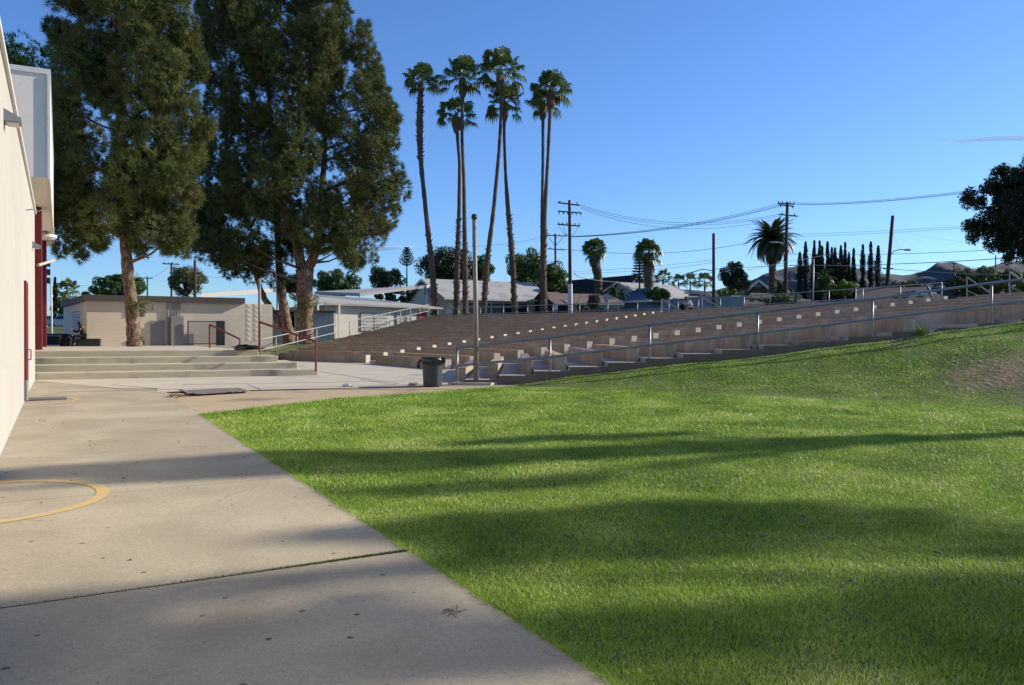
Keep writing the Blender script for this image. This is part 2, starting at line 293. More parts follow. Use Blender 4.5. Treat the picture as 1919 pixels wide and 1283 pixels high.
# lawn soil and blades: green, browner on the bare patch at the right
BARE = (11.2, 17.6)
def lawnmat(name, g1, g2, br, blades):
    m, nt, p = newmat(name); N, L = nt.nodes, nt.links; g = N.new('ShaderNodeNewGeometry'); pos = g.outputs['Position']
    n = N.new('ShaderNodeTexNoise'); n.inputs['Scale'].default_value = .9; n.inputs['Detail'].default_value = 6; n.inputs['Distortion'].default_value = .5; L.new(pos, n.inputs['Vector'])
    x = n.outputs[0]
    if blades:
        a = N.new('ShaderNodeMath'); a.operation = 'MULTIPLY_ADD'; a.inputs[1].default_value = .5; L.new(g.outputs['Random Per Island'], a.inputs[0])
        s = N.new('ShaderNodeMath'); s.operation = 'MULTIPLY_ADD'; s.inputs[1].default_value = 1.3; s.inputs[2].default_value = -.4; L.new(x, s.inputs[0]); L.new(s.outputs[0], a.inputs[2]); x = a.outputs[0]
    r = N.new('ShaderNodeValToRGB'); r.color_ramp.elements[0].position = .1; r.color_ramp.elements[0].color = (*g1, 1); r.color_ramp.elements[1].position = .75; r.color_ramp.elements[1].color = (*g2, 1)
    if blades: e = r.color_ramp.elements.new(.9); e.color = (*br, 1)
    L.new(x, r.inputs[0])
    vd = N.new('ShaderNodeVectorMath'); vd.operation = 'DISTANCE'; vd.inputs[1].default_value = (BARE[0], BARE[1], 1.2); L.new(pos, vd.inputs[0])
    n2 = N.new('ShaderNodeTexNoise'); n2.inputs['Scale'].default_value = 1.6; n2.inputs['Detail'].default_value = 5; L.new(pos, n2.inputs['Vector'])
    q = N.new('ShaderNodeMath'); q.operation = 'MULTIPLY_ADD'; q.inputs[1].default_value = 5.0; L.new(n2.outputs[0], q.inputs[0]); L.new(vd.outputs['Value'], q.inputs[2])
    r2 = N.new('ShaderNodeMapRange'); r2.inputs['From Min'].default_value = 3.0; r2.inputs['From Max'].default_value = 4.4; r2.inputs['To Min'].default_value = 1 if not blades else .75; r2.inputs['To Max'].default_value = 0; L.new(q.outputs[0], r2.inputs[0])
    mx = N.new('ShaderNodeMix'); mx.data_type = 'RGBA'; L.new(r2.outputs[0], mx.inputs[0]); L.new(r.outputs[0], mx.inputs[6]); mx.inputs[7].default_value = (.26, .18, .095, 1) if not blades else (.16, .14, .06, 1)
    L.new(mx.outputs[2], p.inputs['Base Color']); p.inputs['Roughness'].default_value = .5 if blades else .95; p.inputs['Specular IOR Level'].default_value = .3
    if not blades:
        n4 = N.new('ShaderNodeTexNoise'); n4.inputs['Scale'].default_value = 9; n4.inputs['Detail'].default_value = 8; L.new(pos, n4.inputs['Vector']); bb_ = N.new('ShaderNodeBump'); bb_.inputs['Distance'].default_value = .08; bb_.inputs['Strength'].default_value = .6; L.new(n4.outputs[0], bb_.inputs['Height']); L.new(bb_.outputs[0], p.inputs['Normal'])
    if blades:
        t = N.new('ShaderNodeBsdfTranslucent'); L.new(mx.outputs[2], t.inputs[0]); ms = N.new('ShaderNodeMixShader'); ms.inputs[0].default_value = .22
        L.new(p.outputs[0], ms.inputs[1]); L.new(t.outputs[0], ms.inputs[2]); L.new(ms.outputs[0], N['Material Output'].inputs[0])
    return m
M['lawn'] = lawnmat('lawn_soil', (.06, .09, .015), (.12, .15, .03), None, False)
M['blade'] = lawnmat('grass_blades', (.1, .22, .02), (.43, .58, .085), (.74, .7, .33), True)

def wornmat(name, c, c2, under, thr):
    m = mat(name, c, .8, c2, 14, .35, .2, 80); nt = m.node_tree; N, L = nt.nodes, nt.links; p = N['Principled BSDF']; src = p.inputs['Base Color'].links[0].from_socket
    g = N.new('ShaderNodeNewGeometry'); n = N.new('ShaderNodeTexNoise'); n.inputs['Scale'].default_value = 9; n.inputs['Detail'].default_value = 12; n.inputs['Roughness'].default_value = .75; L.new(g.outputs['Position'], n.inputs['Vector'])
    r = N.new('ShaderNodeValToRGB'); r.color_ramp.elements[0].position = thr; r.color_ramp.elements[1].position = thr + .1; L.new(n.outputs[0], r.inputs[0])
    mx = N.new('ShaderNodeMix'); mx.data_type = 'RGBA'; L.new(r.outputs[0], mx.inputs[0]); L.new(src, mx.inputs[6]); mx.inputs[7].default_value = (*under, 1); L.new(mx.outputs[2], p.inputs['Base Color']); return m
M['yline'] = wornmat('worn_yellow_line', (.74, .49, .17), (.66, .48, .22), (.44, .37, .26), .52)
# ------------------------------------------------------------------ ground levels
WD = V(-.4795, .8775, 0); WN = V(.8775, .4795, 0); W0 = V(-6.19, 10, 0)      # campus grid: wall direction, its normal
def wp(s, d, z=0): p = W0 + WD * s + WN * d; return V(p.x, p.y, z)
def zp(y): return .018 * min(max(y, -8), 20)
def lerp(a, b, t): return a + (b - a) * t
def sstep(t): t = min(max(t, 0), 1); return t * t * (3 - 2 * t)
NR = 25; RISE = .115; FL = .36; BH = .4
def A1(i): return V(-7.02 + .735 * i, 40 + .78 * i, 0)       # i = 0..24
def A2(i): return V(-2.6 + .939 * i, 32 + .259 * i, 0)
def AL(i): return V(-12.7 + 5.5 / 24 * i, 45 + 29 / 24 * i, 0)
RX = [-1.56, -.67, .26, 1.2, 2.2, 3.19, 4.2, 5.2, 6.3, 7.37, 8.5, 9.7, 10.8, 11.95, 13.15]
def AR(i): return V(RX[i] if i < 15 else 13.15 + 1.08 * (i - 14), 22.78, 0)
def CR(i): return A2(i) + V(1.05, -.7, 0)       # far end of the right-hand benches at the aisle
def flz(i): return FL + RISE * i
def rail_z(x): return FL - .03 + max(0, x + 1.4) * .1085
def lawn_z(x, y):
    base = .018 * min(y, 20)
    top = min(rail_z(x) - .03 + (.12 * sstep((x - 9.8) / 1.5)), 3.3); yr = 22.0
    hgt = max(top - base, 0); wd = 4.6 * hgt + .6
    u_ = min(max((y - (yr - wd)) / wd, 0), 1); t = .45 * sstep(u_) + .55 * u_ ** 1.25
    bump = .02 * math.sin(x * 1.3 + y * .7) + .015 * math.sin(x * .5 - y * 1.9)
    return base + hgt * t + bump * min(1, hgt * t * 2)
def gmesh(name, fs, m, kind='structure'):
    mb = MB()
    for f in fs: mb.add(f, [tuple(range(len(f)))])
    return tag(mb.build(name, m), kind=kind)
# broad ground sheet: campus soil near, plateau behind the terraces, reaching the horizon
def terr(x, y):
    if x < -13.5:      # left: platform level rising to the street
        z = 1.1 + 1.7 * sstep((y - 76) / 14)
    else: z = 3.2
    return z
rimL, rimR = AL(24), AR(24)
mbg = MB()
S = [(-9000, -60), (9000, -60)]
# low plaza soil under the path, court and terraces
rimline = [AL(24), A1(24), A2(24), AR(24)]
rimoff = [AL(24) + V(0, 1.5, 0), A1(24) + V(.6, 1.2, 0), A2(24) + V(.6, 1.1, 0), CR(24) + V(1.2, .8, 0), AR(24) + V(1.1, 0, 0)]
mbg.add([V(-400, -300, -.35), V(400, -300, -.35), V(400, 80, -.35), V(-400, 80, -.35)], [(0, 1, 2, 3)])
# plateau
far = [V(-11, 4000, 3.2), V(2500, 4000, 3.2), V(5000, 2500, 3.2), V(5000, 21.6, 3.2)]
rz3 = [V(p.x, p.y, 3.17) for p in rimoff]
mbg.add(rz3 + [V(26.5, 21.6, 3.17)] + far[::-1], [(0, 1, 8), (0, 8, 9), (1, 2, 3, 7, 8), (3, 4, 5, 6, 7)])
tag(mbg.build('ground', M['earth']), kind='structure')
# left grass slope between the terraces and the long building
mb = MB(); n = 30
def zb(i): return .50 + .101 * (AL(i).y - 42.5) + .0
cols = [0, .5, 1.2, 2.5, 4.5, 7, 11, 20, 60, 300]
for k in range(n + 1):
    i = -4 + (24 + 1.6 + 4) * k / n; p = AL(i); b = max(.3, zb(i) - .22)
    for c in cols:
        q = p + V(-c, c * .5, 0); t = sstep((c - .3) / 3.5)
        low = 1.12 + 1.7 * sstep((q.y - 76) / 14); lo = low
        mb.v.append((q.x, q.y, lerp(b, lo, t) + (.015 * math.sin(q.x * 3 + q.y * 2))))
W_ = len(cols)
for k in range(n):
    for c in range(W_ - 1): a = k * W_ + c; mb.f.append((a, a + W_, a + W_ + 1, a + 1)); mb.m.append(0)
M['slopegrass'] = mat('slope_grass', (.1, .17, .035), 1, (.16, .12, .07), 1.4, .25, .6, 20)
tag(mb.build('grass_slope', M['slopegrass']), kind='structure')
# street ground at the far left
mb = MB(); ys = [40, 60, 76, 79, 82, 85, 88, 90, 96, 140, 400, 4000]
for y in ys:
    z = 1.08 + 1.7 * sstep((y - 76) / 14); mb.v += [(-5000, y, z), (-18 - (y - 76) * .0 if y > 76 else -20, y, z), (-10.9, y, 3.2 if y > 76 else z)]
for k in range(len(ys) - 1):
    a = k * 3; mb.f.append((a, a + 1, a + 4, a + 3)); mb.m.append(0)
    if ys[k] >= 76: mb.f.append((a + 1, a + 2, a + 5, a + 4)); mb.m.append(0)
tag(mb.build('terrain', M['earth']), kind='structure')
# path slabs: wall side to lawn edge, with dark joints
EW = 2.78
def pathquad(s0, s1, d0, d1, dz):
    out = []
    for s, d in ((s0, d0), (s0, d1), (s1, d1), (s1, d0)):
        p = wp(s, d); out.append(V(p.x, p.y, zp(p.y) + dz))
    return out
J = [-15.5, -12.4, -9.3, -6.31, -3.13, -.43, 2.6, 5.7, 8.8, 11.9]
mb = MB(); mj = MB()
edges = [-22] + J + [16.2]
for k in range(len(edges) - 1):
    a, b = edges[k], edges[k + 1]; ga = .008 if abs(a + 6.31) < .1 else .003; gb = .008 if abs(b + 6.31) < .1 else .003
    nn = max(2, int((b - a) / .8))
    for q in range(nn):
        s0 = lerp(a + ga, b - gb, q / nn); s1 = lerp(a + ga, b - gb, (q + 1) / nn); mb.add(pathquad(s0, s1, -.02, EW, 0), [(0, 1, 2, 3)])
    mb.add([pathquad(a + ga, b - gb, EW, EW, 0)[1], pathquad(a + ga, b - gb, EW, EW, 0)[2], pathquad(a + ga, b - gb, EW, EW, -.12)[2], pathquad(a + ga, b - gb, EW, EW, -.12)[1]][::-1], [(0, 1, 2, 3)])
tag(mb.build('path', M['path']), kind='structure')
mb = MB()
for k in range(48): mb.add(pathquad(-22 + k * .8, -21.2 + k * .8, -.02, EW - .01, -.006), [(0, 1, 2, 3)])
tag(mb.build('path_joint_soil', M['gap']), kind='structure')
# dirt around path, court
court = [(-8.15, 19.0), (-5.2, 19.8), (-2.67, 20.75), (-1.62, 21.55), (26.2, 21.62), (26, 25), (0, 60), (-14, 62), (-14.5, 30), (-13.83, 23.6), (-9.5, 16.5)]
mb = MB(); mb.add([V(x, y, zp(y) - .02) for x, y in [(-60, -8), (60, -8), (60, 20), (-60, 20)]], [(0, 1, 2, 3)])
mb.add([V(x, y, .36 - .012) for x, y in [(-60, 20), (60, 20), (60, 23), (-60, 23)]], [(0, 1, 2, 3)])
d = tag(mb.build('dirt', M['dirt']), kind='structure')
mb = MB(); cz = [zp(y) + .004 if y <= 20 else .364 for x, y in court]
P_ = [V(*court[i], cz[i]) for i in range(len(court))]
mb.add([V(-8.15, 19.0, .346), V(-5.2, 19.8, .36), V(-6.5, 20, .364), V(-8.6, 20, .364)], [(0, 1, 2, 3)])
mb.add([V(-8.6, 20, .3645), V(-6.5, 20, .3645), V(-5.2, 19.8, .3645), V(-2.67, 20.75, .3645), V(-1.62, 21.55, .3645), V(-1.2, 23, .3645), V(-1, 45, .3645), V(-14, 48, .3645), V(-14.5, 30, .3645), V(-13.95, 23.9, .3645), V(-9.5, 20, .3645)][:11], [tuple(range(11))])
tag(mb.build('court', M['court']), kind='structure')
mj = MB()
def strip(a, b, wd, z, mb): mb.slab(V(a[0], a[1], z), V(b[0], b[1], z), wd, .004)
strip((-8.6, 21.6), (-3.0, 23.4), .02, .367, mj); strip((-6.9, 21.6), (-6.0, 19.7), .02, .367, mj); strip((-4.5, 24.5), (-3.0, 21.4), .02, .367, mj); strip((-10.4, 21.5), (-8.5, 19.9), .02, .367, mj); strip((-7, 30), (-3, 22), .02, .367, mj)
tag(mj.build('court_joints', M['gap']), kind='structure')
# door swing arcs on the path
def arc(s0, r0, r1, label):
    mb = MB(); n = 40
    for k in range(n):
        a0, a1 = math.pi * k / n, math.pi * (k + 1) / n; q = []
        for a, r in ((a0, r0), (a0, r1), (a1, r1), (a1, r0)):
            p = wp(s0 + math.cos(a) * r, math.sin(a) * r + .02); q.append(V(p.x, p.y, zp(p.y) + .004))
        mb.add(q, [(3, 2, 1, 0)])
    tag(mb.build('painted_line', M['yline']), label, 'painted line', 'yellow arcs painted on the path')
arc(-3.0, .915, 1.03, 'faded yellow half circle painted on the near part of the concrete path')
arc(7.75, .86, .98, 'small yellow half circle painted on the path by the grey door mat')
mb = MB(); p = wp(8.1, .38); mb.box((p.x, p.y, zp(p.y) + .012), (.75, .7, .016), R(28.65))
tag(mb.build('door_mat', M['matgrey']), 'flat grey door mat lying on the path against the stucco wall', 'mat')
# joint grass in the wide joint
def blades(px, py, pz, h, wd, seed, lean=.5):
    r = np.random.default_rng(seed); n = len(px); a = r.uniform(0, 2 * math.pi, n); b = r.uniform(0, 2 * math.pi, n)
    t = np.zeros((n, 3, 3), np.float32); dx, dy = np.cos(a) * wd / 2, np.sin(a) * wd / 2
    t[:, 0] = np.stack([px - dx, py - dy, pz], 1); t[:, 1] = np.stack([px + dx, py + dy, pz], 1)
    L = lean * h * r.uniform(.2, 1.5, n); t[:, 2] = np.stack([px + np.cos(b) * L, py + np.sin(b) * L, pz + h * r.uniform(.6, 1.1, n)], 1); return t
r_ = np.random.default_rng(3); n = 3600; s_ = r_.normal(-6.31, .009 + .006 * np.sin(np.arange(n)), n); d_ = EW - np.abs(r_.normal(0, .62, n)) * (.6 + .8 * (np.arange(n) % 3 > 0)); ok = (d_ > .0); s_, d_ = s_[ok], d_[ok]
bx = W0.x + WD.x * s_ + WN.x * d_; by = W0.y + WD.y * s_ + WN.y * d_
tag(soup('joint_grass', blades(bx, by, .018 * by - .006, .02, .005, 5), M['moss']), kind='stuff')
# ------------------------------------------------------------------ lawn
# boundary of the lawn towards dirt and terraces (left to right)
LB = [(-5.47, 14.5), (-3.63, 17.6), (-1.95, 18.9), (-.81, 20.4), (.3, 21.3), (1.6, 21.75), (60, 21.85)]
def lb_y(x):
    if x < LB[0][0]: return -100
    for (x0, y0), (x1, y1) in zip(LB, LB[1:]):
        if x <= x1: return lerp(y0, y1, (x - x0) / (x1 - x0))
    return 21.85
xe = lambda y: W0.x + WN.x * EW + (y - (W0.y + WN.y * EW)) * (WD.x / WD.y)     # path edge x at y
mb = MB(); gx = [k * .35 for k in range(0, 130)]; rows = []
ys = [-8 + k * .5 for k in range(0, 59)] + [21.6, 21.75, 21.85]
nx = 90
for y in ys:
    x0 = xe(y) + .015
    if y > 14.5:
        for (xa, ya), (xb, yb) in zip(LB, LB[1:]):
            if ya <= y <= yb: x0 = lerp(xa, xb, (y - ya) / (yb - ya)); break
    for k in range(nx + 1):
        x = x0 + (60 - x0) * (k / nx) ** 1.6; mb.v.append((x, y, lawn_z(x, y) - .008 + (0.0)))
for j in range(len(ys) - 1):
    for k in range(nx): a = j * (nx + 1) + k; mb.f.append((a, a + 1, a + nx + 2, a + nx + 1)); mb.m.append(0)
tag(mb.build('lawn', M['lawn'], smooth=True), kind='structure')
lz = np.vectorize(lawn_z); lby = np.vectorize(lb_y)
def bareness(x, y):
    d = np.hypot(x - BARE[0], (y - BARE[1]) * 1.0); return np.clip((2.6 - d + .7 * np.sin(x * 3.1) * np.sin(y * 2.7)) / 1.6, 0, .93)
def lawn_blades(y0, y1, dens, h, wd, seed):
    r = np.random.default_rng(seed); X0, X1 = -6.5, .66 * y1 + 1.2; n = int((X1 - X0) * (y1 - y0) * dens)
    x = r.uniform(X0, X1, n); y = r.uniform(y0, y1, n); e = W0.x + WN.x * EW + (y - (W0.y + WN.y * EW)) * (WD.x / WD.y)
    jit = r.normal(0, .06, n)
    ok = (x > e + .0) & (y < lby(x + jit) + jit) & (x < .66 * y + 1) & (x > -.64 * y - 1)
    x, y = x[ok], y[ok]; clump = np.sin(x * 5.1 + 2 * np.sin(y * 3.3)) * np.sin(y * 4.7 + 1.5 * np.sin(x * 2.9))
    ok = r.uniform(0, 1, len(x)) > bareness(x, y) * .93; x, y, clump = x[ok], y[ok], clump[ok]
    z = lz(x, y) - .008; hh = h * (1 + .25 * clump); return blades(x, y, z, hh, wd, seed + 1, .75)
T = [lawn_blades(2.6, 5, 12000, .023, .0045, 11), lawn_blades(5, 8, 6500, .024, .006, 12), lawn_blades(8, 12, 3200, .029, .0085, 13), lawn_blades(12, 17, 1900, .034, .013, 14), lawn_blades(17, 20, 1500, .034, .016, 15), lawn_blades(20, 22, 2200, .022, .016, 17)]
# fringe along the path edge
r_ = np.random.default_rng(21); n = 26000; s_ = -22 + 31 * r_.uniform(0, 1, n); s_ = s_[s_ > -12]; dd = EW + np.abs(r_.normal(0, .03, len(s_))) - .008 + .012 * np.sin(s_ * 7) * np.sin(s_ * 2.3)
bx = W0.x + WD.x * s_ + WN.x * dd; by = W0.y + WD.y * s_ + WN.y * dd; ok = by < 14.5; T.append(blades(bx[ok], by[ok], .018 * by[ok] - .012, .042, .006, 22, 1.1))
tag(soup('grass', np.concatenate(T), M['blade']), kind='stuff')
# ------------------------------------------------------------------ terraces
def rowline(i):       # left boundary, A1, A2, right edge
    return [AL(i) + V(-.25, .1, 0), A1(i), A2(i), CR(i), AR(i) + V(0, -.85, 0)]
def off(i, t): a, b = rowline(i), rowline(i + 1); return [a[k] + (b[k] - a[k]) * t for k in range(5)]
mb = MB()
fr = [off(i, .34) for i in range(0, 25)]     # front edge of tread i+1
z = [flz(i) for i in range(26)]
for i in range(0, 25):
    f = fr[i]; g = fr[i + 1] if i < 24 else [Vector(q) for q in rimoff]; g = [V(q.x, q.y, 0) for q in g]
    zz = z[i + 1] if i < 24 else 3.175; zl = z[i]
    for k in range(4):
        mb.add([V(f[k].x, f[k].y, zl), V(f[k + 1].x, f[k + 1].y, zl), V(f[k + 1].x, f[k + 1].y, zz), V(f[k].x, f[k].y, zz)], [(0, 1, 2, 3)])
        mb.add([V(f[k].x, f[k].y, zz), V(f[k + 1].x, f[k + 1].y, zz), V(g[k + 1].x, g[k + 1].y, zz), V(g[k].x, g[k].y, zz)], [(0, 1, 2, 3)])
    for k, fl in ((0, 1), (4, 0)):
        q = [V(f[k].x, f[k].y, -.3), V(g[k].x, g[k].y, -.3), V(g[k].x, g[k].y, zz), V(f[k].x, f[k].y, zz)]; mb.add(q[::-1] if not fl else q, [(0, 1, 2, 3)], 1)
f0 = [V(-12.9, 44, 0), V(-7.4, 39, 0), V(-3.2, 31, 0), V(-2.0, 30, 0), V(-1.62, 21.6, 0)]; f = fr[0]
for k in range(4): mb.add([V(f0[k].x, f0[k].y, .3665), V(f0[k + 1].x, f0[k + 1].y, .3665), V(f[k + 1].x, f[k + 1].y, .3665), V(f[k].x, f[k].y, .3665)], [(0, 1, 2, 3)])
tag(mb.build('terraced_ground', [M['tread'], M['edge']]), kind='structure')
ORD = ['first', 'second', 'third', 'fourth', 'fifth', 'sixth', 'seventh', 'eighth', 'ninth', 'tenth', 'eleventh', 'twelfth', 'thirteenth', 'fourteenth', 'fifteenth', 'sixteenth', 'seventeenth', 'eighteenth', 'nineteenth', 'twentieth', 'twenty-first', 'twenty-second', 'twenty-third', 'twenty-fourth', 'twenty-fifth']
def bench(i, p, q, sect):
    zb_ = flz(i); d = (q - p).normalized(); nrm = V(-d.y, d.x, 0)
    if nrm.dot(p - V(-12, 20, 0)) < 0: nrm = -nrm
    wd = .29; colr = 'yellow' if i % 2 else 'purple'
    e = empty('terrace_bench', (p.x, p.y, zb_), f'concrete bench with faded {colr} top, {ORD[i]} row up in the {sect} section of the terraces', 'bench', 'concrete benches on the terraces')
    c = [p, q, q + nrm * wd, p + nrm * wd]
    if (c[1] - c[0]).cross(c[2] - c[0]).z < 0: c = [c[1], c[0], c[3], c[2]]
    b = MB(); b.prism([(v.x, v.y) for v in c], zb_ - .02, zb_ + BH - .012); b.build('bench_body', M['bench'], e, bevel=.012)
    # painted seat top, slightly inset
    L_ = (q - p).length; mid = (p + q) / 2 + nrm * (wd / 2); t = MB(); t.box((mid.x, mid.y, zb_ + BH - .005), (L_ - .01, wd - .012, .014), math.atan2(d.y, d.x))
    t.build('seat_top', M['yel'] if i % 2 else M['pur'], e)
    ends = sorted((p, q), key=lambda v: v.x)
    if sect != 'right': E_ = q if sect == 'middle' else ends[1]; c_ = E_ + nrm * (wd / 2) + (d if E_ == q else -d) * .004; t = MB(); t.box((c_.x, c_.y, zb_ + BH / 2), (.008, wd - .03, BH - .03), math.atan2(d.y, d.x)); t.build('end_face', M['endface'], e)  # paler plate on the sunward end, sunlight carried by its colour
for i in range(NR):
    a, b, c, d = AL(i), A1(i), A2(i), AR(i)
    bench(i, a, b + (a - b).normalized() * .1, 'left')
    u = (c - b).normalized(); bench(i, b + u * 1.25, c, 'middle')
    s0 = CR(i)
    if i == 13: d = s0 + (d - s0) * .55
    if i != 13: bench(i, s0, d, 'right')
    else: bench(i, s0, d, 'right')
# ------------------------------------------------------------------ platform steps
SU = V(math.cos(R(22)), math.sin(R(22)), 0); SN = V(-SU.y, SU.x, 0)
st = empty('concrete_steps', (-10, 26, .36), 'four broad pale concrete steps leading up to the platform by the wall', 'steps')
B0 = V(-13.9, 24.0, 0); Ls = [8.15, 7.75, 7.35, 6.95]; offs = [0, 1.0, 2.0, 3.05]
for k in range(4):
    mb = MB(); a = B0 - SU * 6 + SN * offs[k]; b = B0 + SU * (Ls[k] - .13 * k) + SN * offs[k]
    a = B0 + SN * offs[k] + SU * (.0 - .0); a = a - SU * (.55 * offs[k] + .3)
    e2 = b + SN * (4.2 - offs[k]); f2 = a + SN * (4.2 - offs[k])
    z0 = .30 if k == 0 else .36 + .2 * k - .02; z1 = .36 + .2 * (k + 1)
    mb.prism([(v.x, v.y) for v in (a, b, e2, f2)], z0 if k == 0 else z0, z1 - (0 if k == 3 else 0)); mb.build('step', M['step'], st, bevel=.018)
mb = MB(); a = B0 + SN * 4.2 - SU * 4; b = B0 + SN * 4.2 + SU * 6.3
mb.prism([(a.x, a.y), (b.x, b.y), (-14.2, 38.5), (-16, 42), (-24, 62), (-60, 76), (-60, 30)], .2, 1.158)
tag(mb.build('platform', M['court']), kind='structure')
mb = MB(); mb.add([V(-9.6, 30.6, .7), V(-12.7, 43.9, .8), V(-14.6, 46, 1.0), V(-16.5, 42, 1.12), V(-14.4, 38.3, 1.12), V(-10.2, 30.8, 1.0)], [(0, 1, 2, 3, 4, 5)]); tag(mb.build('verge', M['slopegrass']), kind='structure')
# ------------------------------------------------------------------ rails
def rail(name, label, pts, zg, zt, m, r=.03, mid=True, ext0=0, ext1=0, midfrac=.48, cat='railing', group=None, pr=None):
    e = empty(name, (pts[0].x, pts[0].y, zg[0]), label, cat, group)
    for p, g, t in zip(pts, zg, zt):
        mb = MB(); mb.tube([V(p.x, p.y, g - .1), V(p.x, p.y, t)], pr or r, 10); mb.smooth = True; mb.build('post', m, e)
    top = [V(p.x, p.y, t) for p, t in zip(pts, zt)]
    def ext(l):
        l = list(l)
        if ext0: l = [l[0] + (l[0] - l[1]).normalized() * ext0] + l
        if ext1: l = l + [l[-1] + (l[-1] - l[-2]).normalized() * ext1]
        return l
    mb = MB(); mb.tube(ext(top), r, 10); mb.smooth = True; mb.build('top_rail', m, e)
    if mid:
        md = [V(p.x, p.y, lerp(g, t, midfrac)) for p, g, t in zip(pts, zg, zt)]
        mb = MB(); mb.tube(ext(md), r, 10); mb.smooth = True; mb.build('middle_rail', m, e)
    return e
def px_z(py, Y): return EYE + (CYH - py) / F * Y
YR = 22.05
rx = [857, 1031, 1218, 1420, 1635, 1858]; rt = [651, 632, 608, 585, 560, 530]; rb = [719, 705.7, 685, 663, 636, 611]
pts = [V((x - CX) / F * YR, YR, 0) for x in rx]; zt = [px_z(y, YR) for y in rt]; zg = [px_z(y, YR) for y in rb]
for k in range(1, 5): pts.append(V(pts[5].x + 3.1 * k, YR, 0)); zt.append(zt[5] + .35 * k); zg.append(zg[5] + .34 * k)
rail('terrace_railing', 'grey galvanized two-bar railing climbing along the lawn edge of the terraces', pts, zg, zt, M['metal'], .035, ext0=.06, midfrac=.5)
pts, zg, zt = [], [], []
for k in range(13):
    y = 42.6 + k * 2.62; i = (y - 45) / (29 / 24); p = AL(i) + V(-.25, 0, 0); pts.append(V(p.x, p.y, 0)); g = .42 + .1 * (y - 42.5); zg.append(g); zt.append(g + .97)
rail('slope_railing', 'pale galvanized two-bar railing climbing along the left edge of the terraces', pts, zg, zt, M['metal_light'], .03, midfrac=.42)
def along(a, b, n): return [a + (b - a) * (k / n) for k in range(n + 1)]
r1 = along(V(*rimoff[0][:2], 0) + V(.4, .3, 0), V(*rimoff[1][:2], 0) + V(.2, .3, 0), 9); r2 = along(V(*rimoff[1][:2], 0) + V(.8, 0, 0), V(*rimoff[2][:2], 0) + V(.3, .8, 0), 9)
rail('rim_railing', 'thin grey railing standing in front of the palm trunks at the top of the terraces', r1, [3.17] * 10, [4.25] * 10, M['metal'], .03)
rail('rim_railing', 'long grey railing in front of the blue-grey container and dark-roofed house', r2, [3.17] * 10, [4.25] * 10, M['metal'], .03)
# short sloping aisle handrails at the rim
for (px, lab) in ((1240, 'left of the pair beside the seated person'), (1316, 'right of the pair beside the seated person'), (1812, 'near the right end of the terraces, left one'), (1892, 'farthest right at the top of the terraces')):
    if px < 1400:
        t = .0 if px < 1300 else .14; Y = 58 if px < 1300 else 55
    else: Y = 37 if px < 1850 else 34
    a = V((px - CX) / F * Y, Y, 0); b = a + V(.95 * Y / 58, -1.2 * Y / 58, 0)
    e = empty('aisle_handrail', (a.x, a.y, 3.2), 'short sloping pale handrail, ' + lab, 'handrail', 'sloping handrails at the top of the terraces')
    kr = .6 if Y < 40 else 1; mb = MB(); mb.tube([V(a.x, a.y, 3.1), V(a.x, a.y, 4.3)], .035 * kr); mb.build('post', M['metal_light'], e)
    mb = MB(); mb.tube([V(a.x, a.y, 4.3), V(b.x, b.y, 3.55)], .04 * kr); mb.build('top_rail', M['metal_light'], e)
    mb = MB(); mb.tube([V(a.x, a.y, 3.7), V(lerp(a.x, b.x, .5), lerp(a.y, b.y, .5), 3.45)], .03 * kr); mb.build('lower_rail', M['metal_light'], e)
# red rails
def redrail(label, a, b):
    e = empty('handrail', (a.x, a.y, a.z - 1), label, 'handrail', 'red handrails on the platform')
    mb = MB(); mb.tube([V(a.x, a.y, 1.1), a], .035); mb.build('post', M['rail_red'], e)
    mb = MB(); mb.tube([V(b.x, b.y, .5), b], .035); mb.build('post', M['rail_red'], e)
    mb = MB(); mb.tube([a, b], .038); mb.build('top_rail', M['rail_red'], e)
redrail('short sloping red handrail in front of the beige block building', at(393.5, 608, 34), at(450, 635, 34))
redrail('long sloping rusty red handrail at the right end of the concrete steps', at(487, 603, 28.5), at(592.5, 640, 26.9))
# ------------------------------------------------------------------ buildings
def bx(mb, p, q, z0, z1): mb.prism([(min(p[0], q[0]), min(p[1], q[1])), (max(p[0], q[0]), min(p[1], q[1])), (max(p[0], q[0]), max(p[1], q[1])), (min(p[0], q[0]), max(p[1], q[1]))], z0, z1)
def wpoly(s0, s1, d0, d1): return [tuple(wp(s, d)[:2]) for s, d in ((s0, d0), (s0, d1), (s1, d1), (s1, d0))][::-1]
def ccw(poly):
    a = sum(poly[i][0] * poly[(i + 1) % len(poly)][1] - poly[(i + 1) % len(poly)][0] * poly[i][1] for i in range(len(poly)))
    return poly if a > 0 else poly[::-1]
def wbox(mb, s0, s1, d0, d1, z0, z1): mb.prism(ccw(wpoly(s0, s1, d0, d1)), z0, z1)
o = wp(-10, 0); bd = empty('school_hall', (o.x, o.y, 0), 'tall cream stucco building along the path with maroon columns and white canopy', 'building')
mb = MB(); wbox(mb, -34, 15.9, -9, 0, -.2, 5.17); mb.build('wall', M['wall'], bd)
mb = MB(); wbox(mb, -34, 15.95, -.35, .05, 5.17, 5.24); mb.build('parapet_cap', M['white'], bd)
mb = MB(); wbox(mb, 15.91, 36.6, -9, .33, 6.25, 9.25); mb.build('canopy', M['stucco_grey'], bd)
mb = MB(); wbox(mb, 15.86, 36.7, -9.05, .42, 9.25, 9.4); mb.build('roof_trim', M['white'], bd)
mb = MB(); wbox(mb, 15.84, 36.65, .332, .40, 6.2, 9.248); mb.build('side_fascia', M['white'], bd)
mb = MB(); wbox(mb, 15.93, 40, -9, -2.6, .2, 6.2); mb.build('rear_wall', M['wall'], bd)
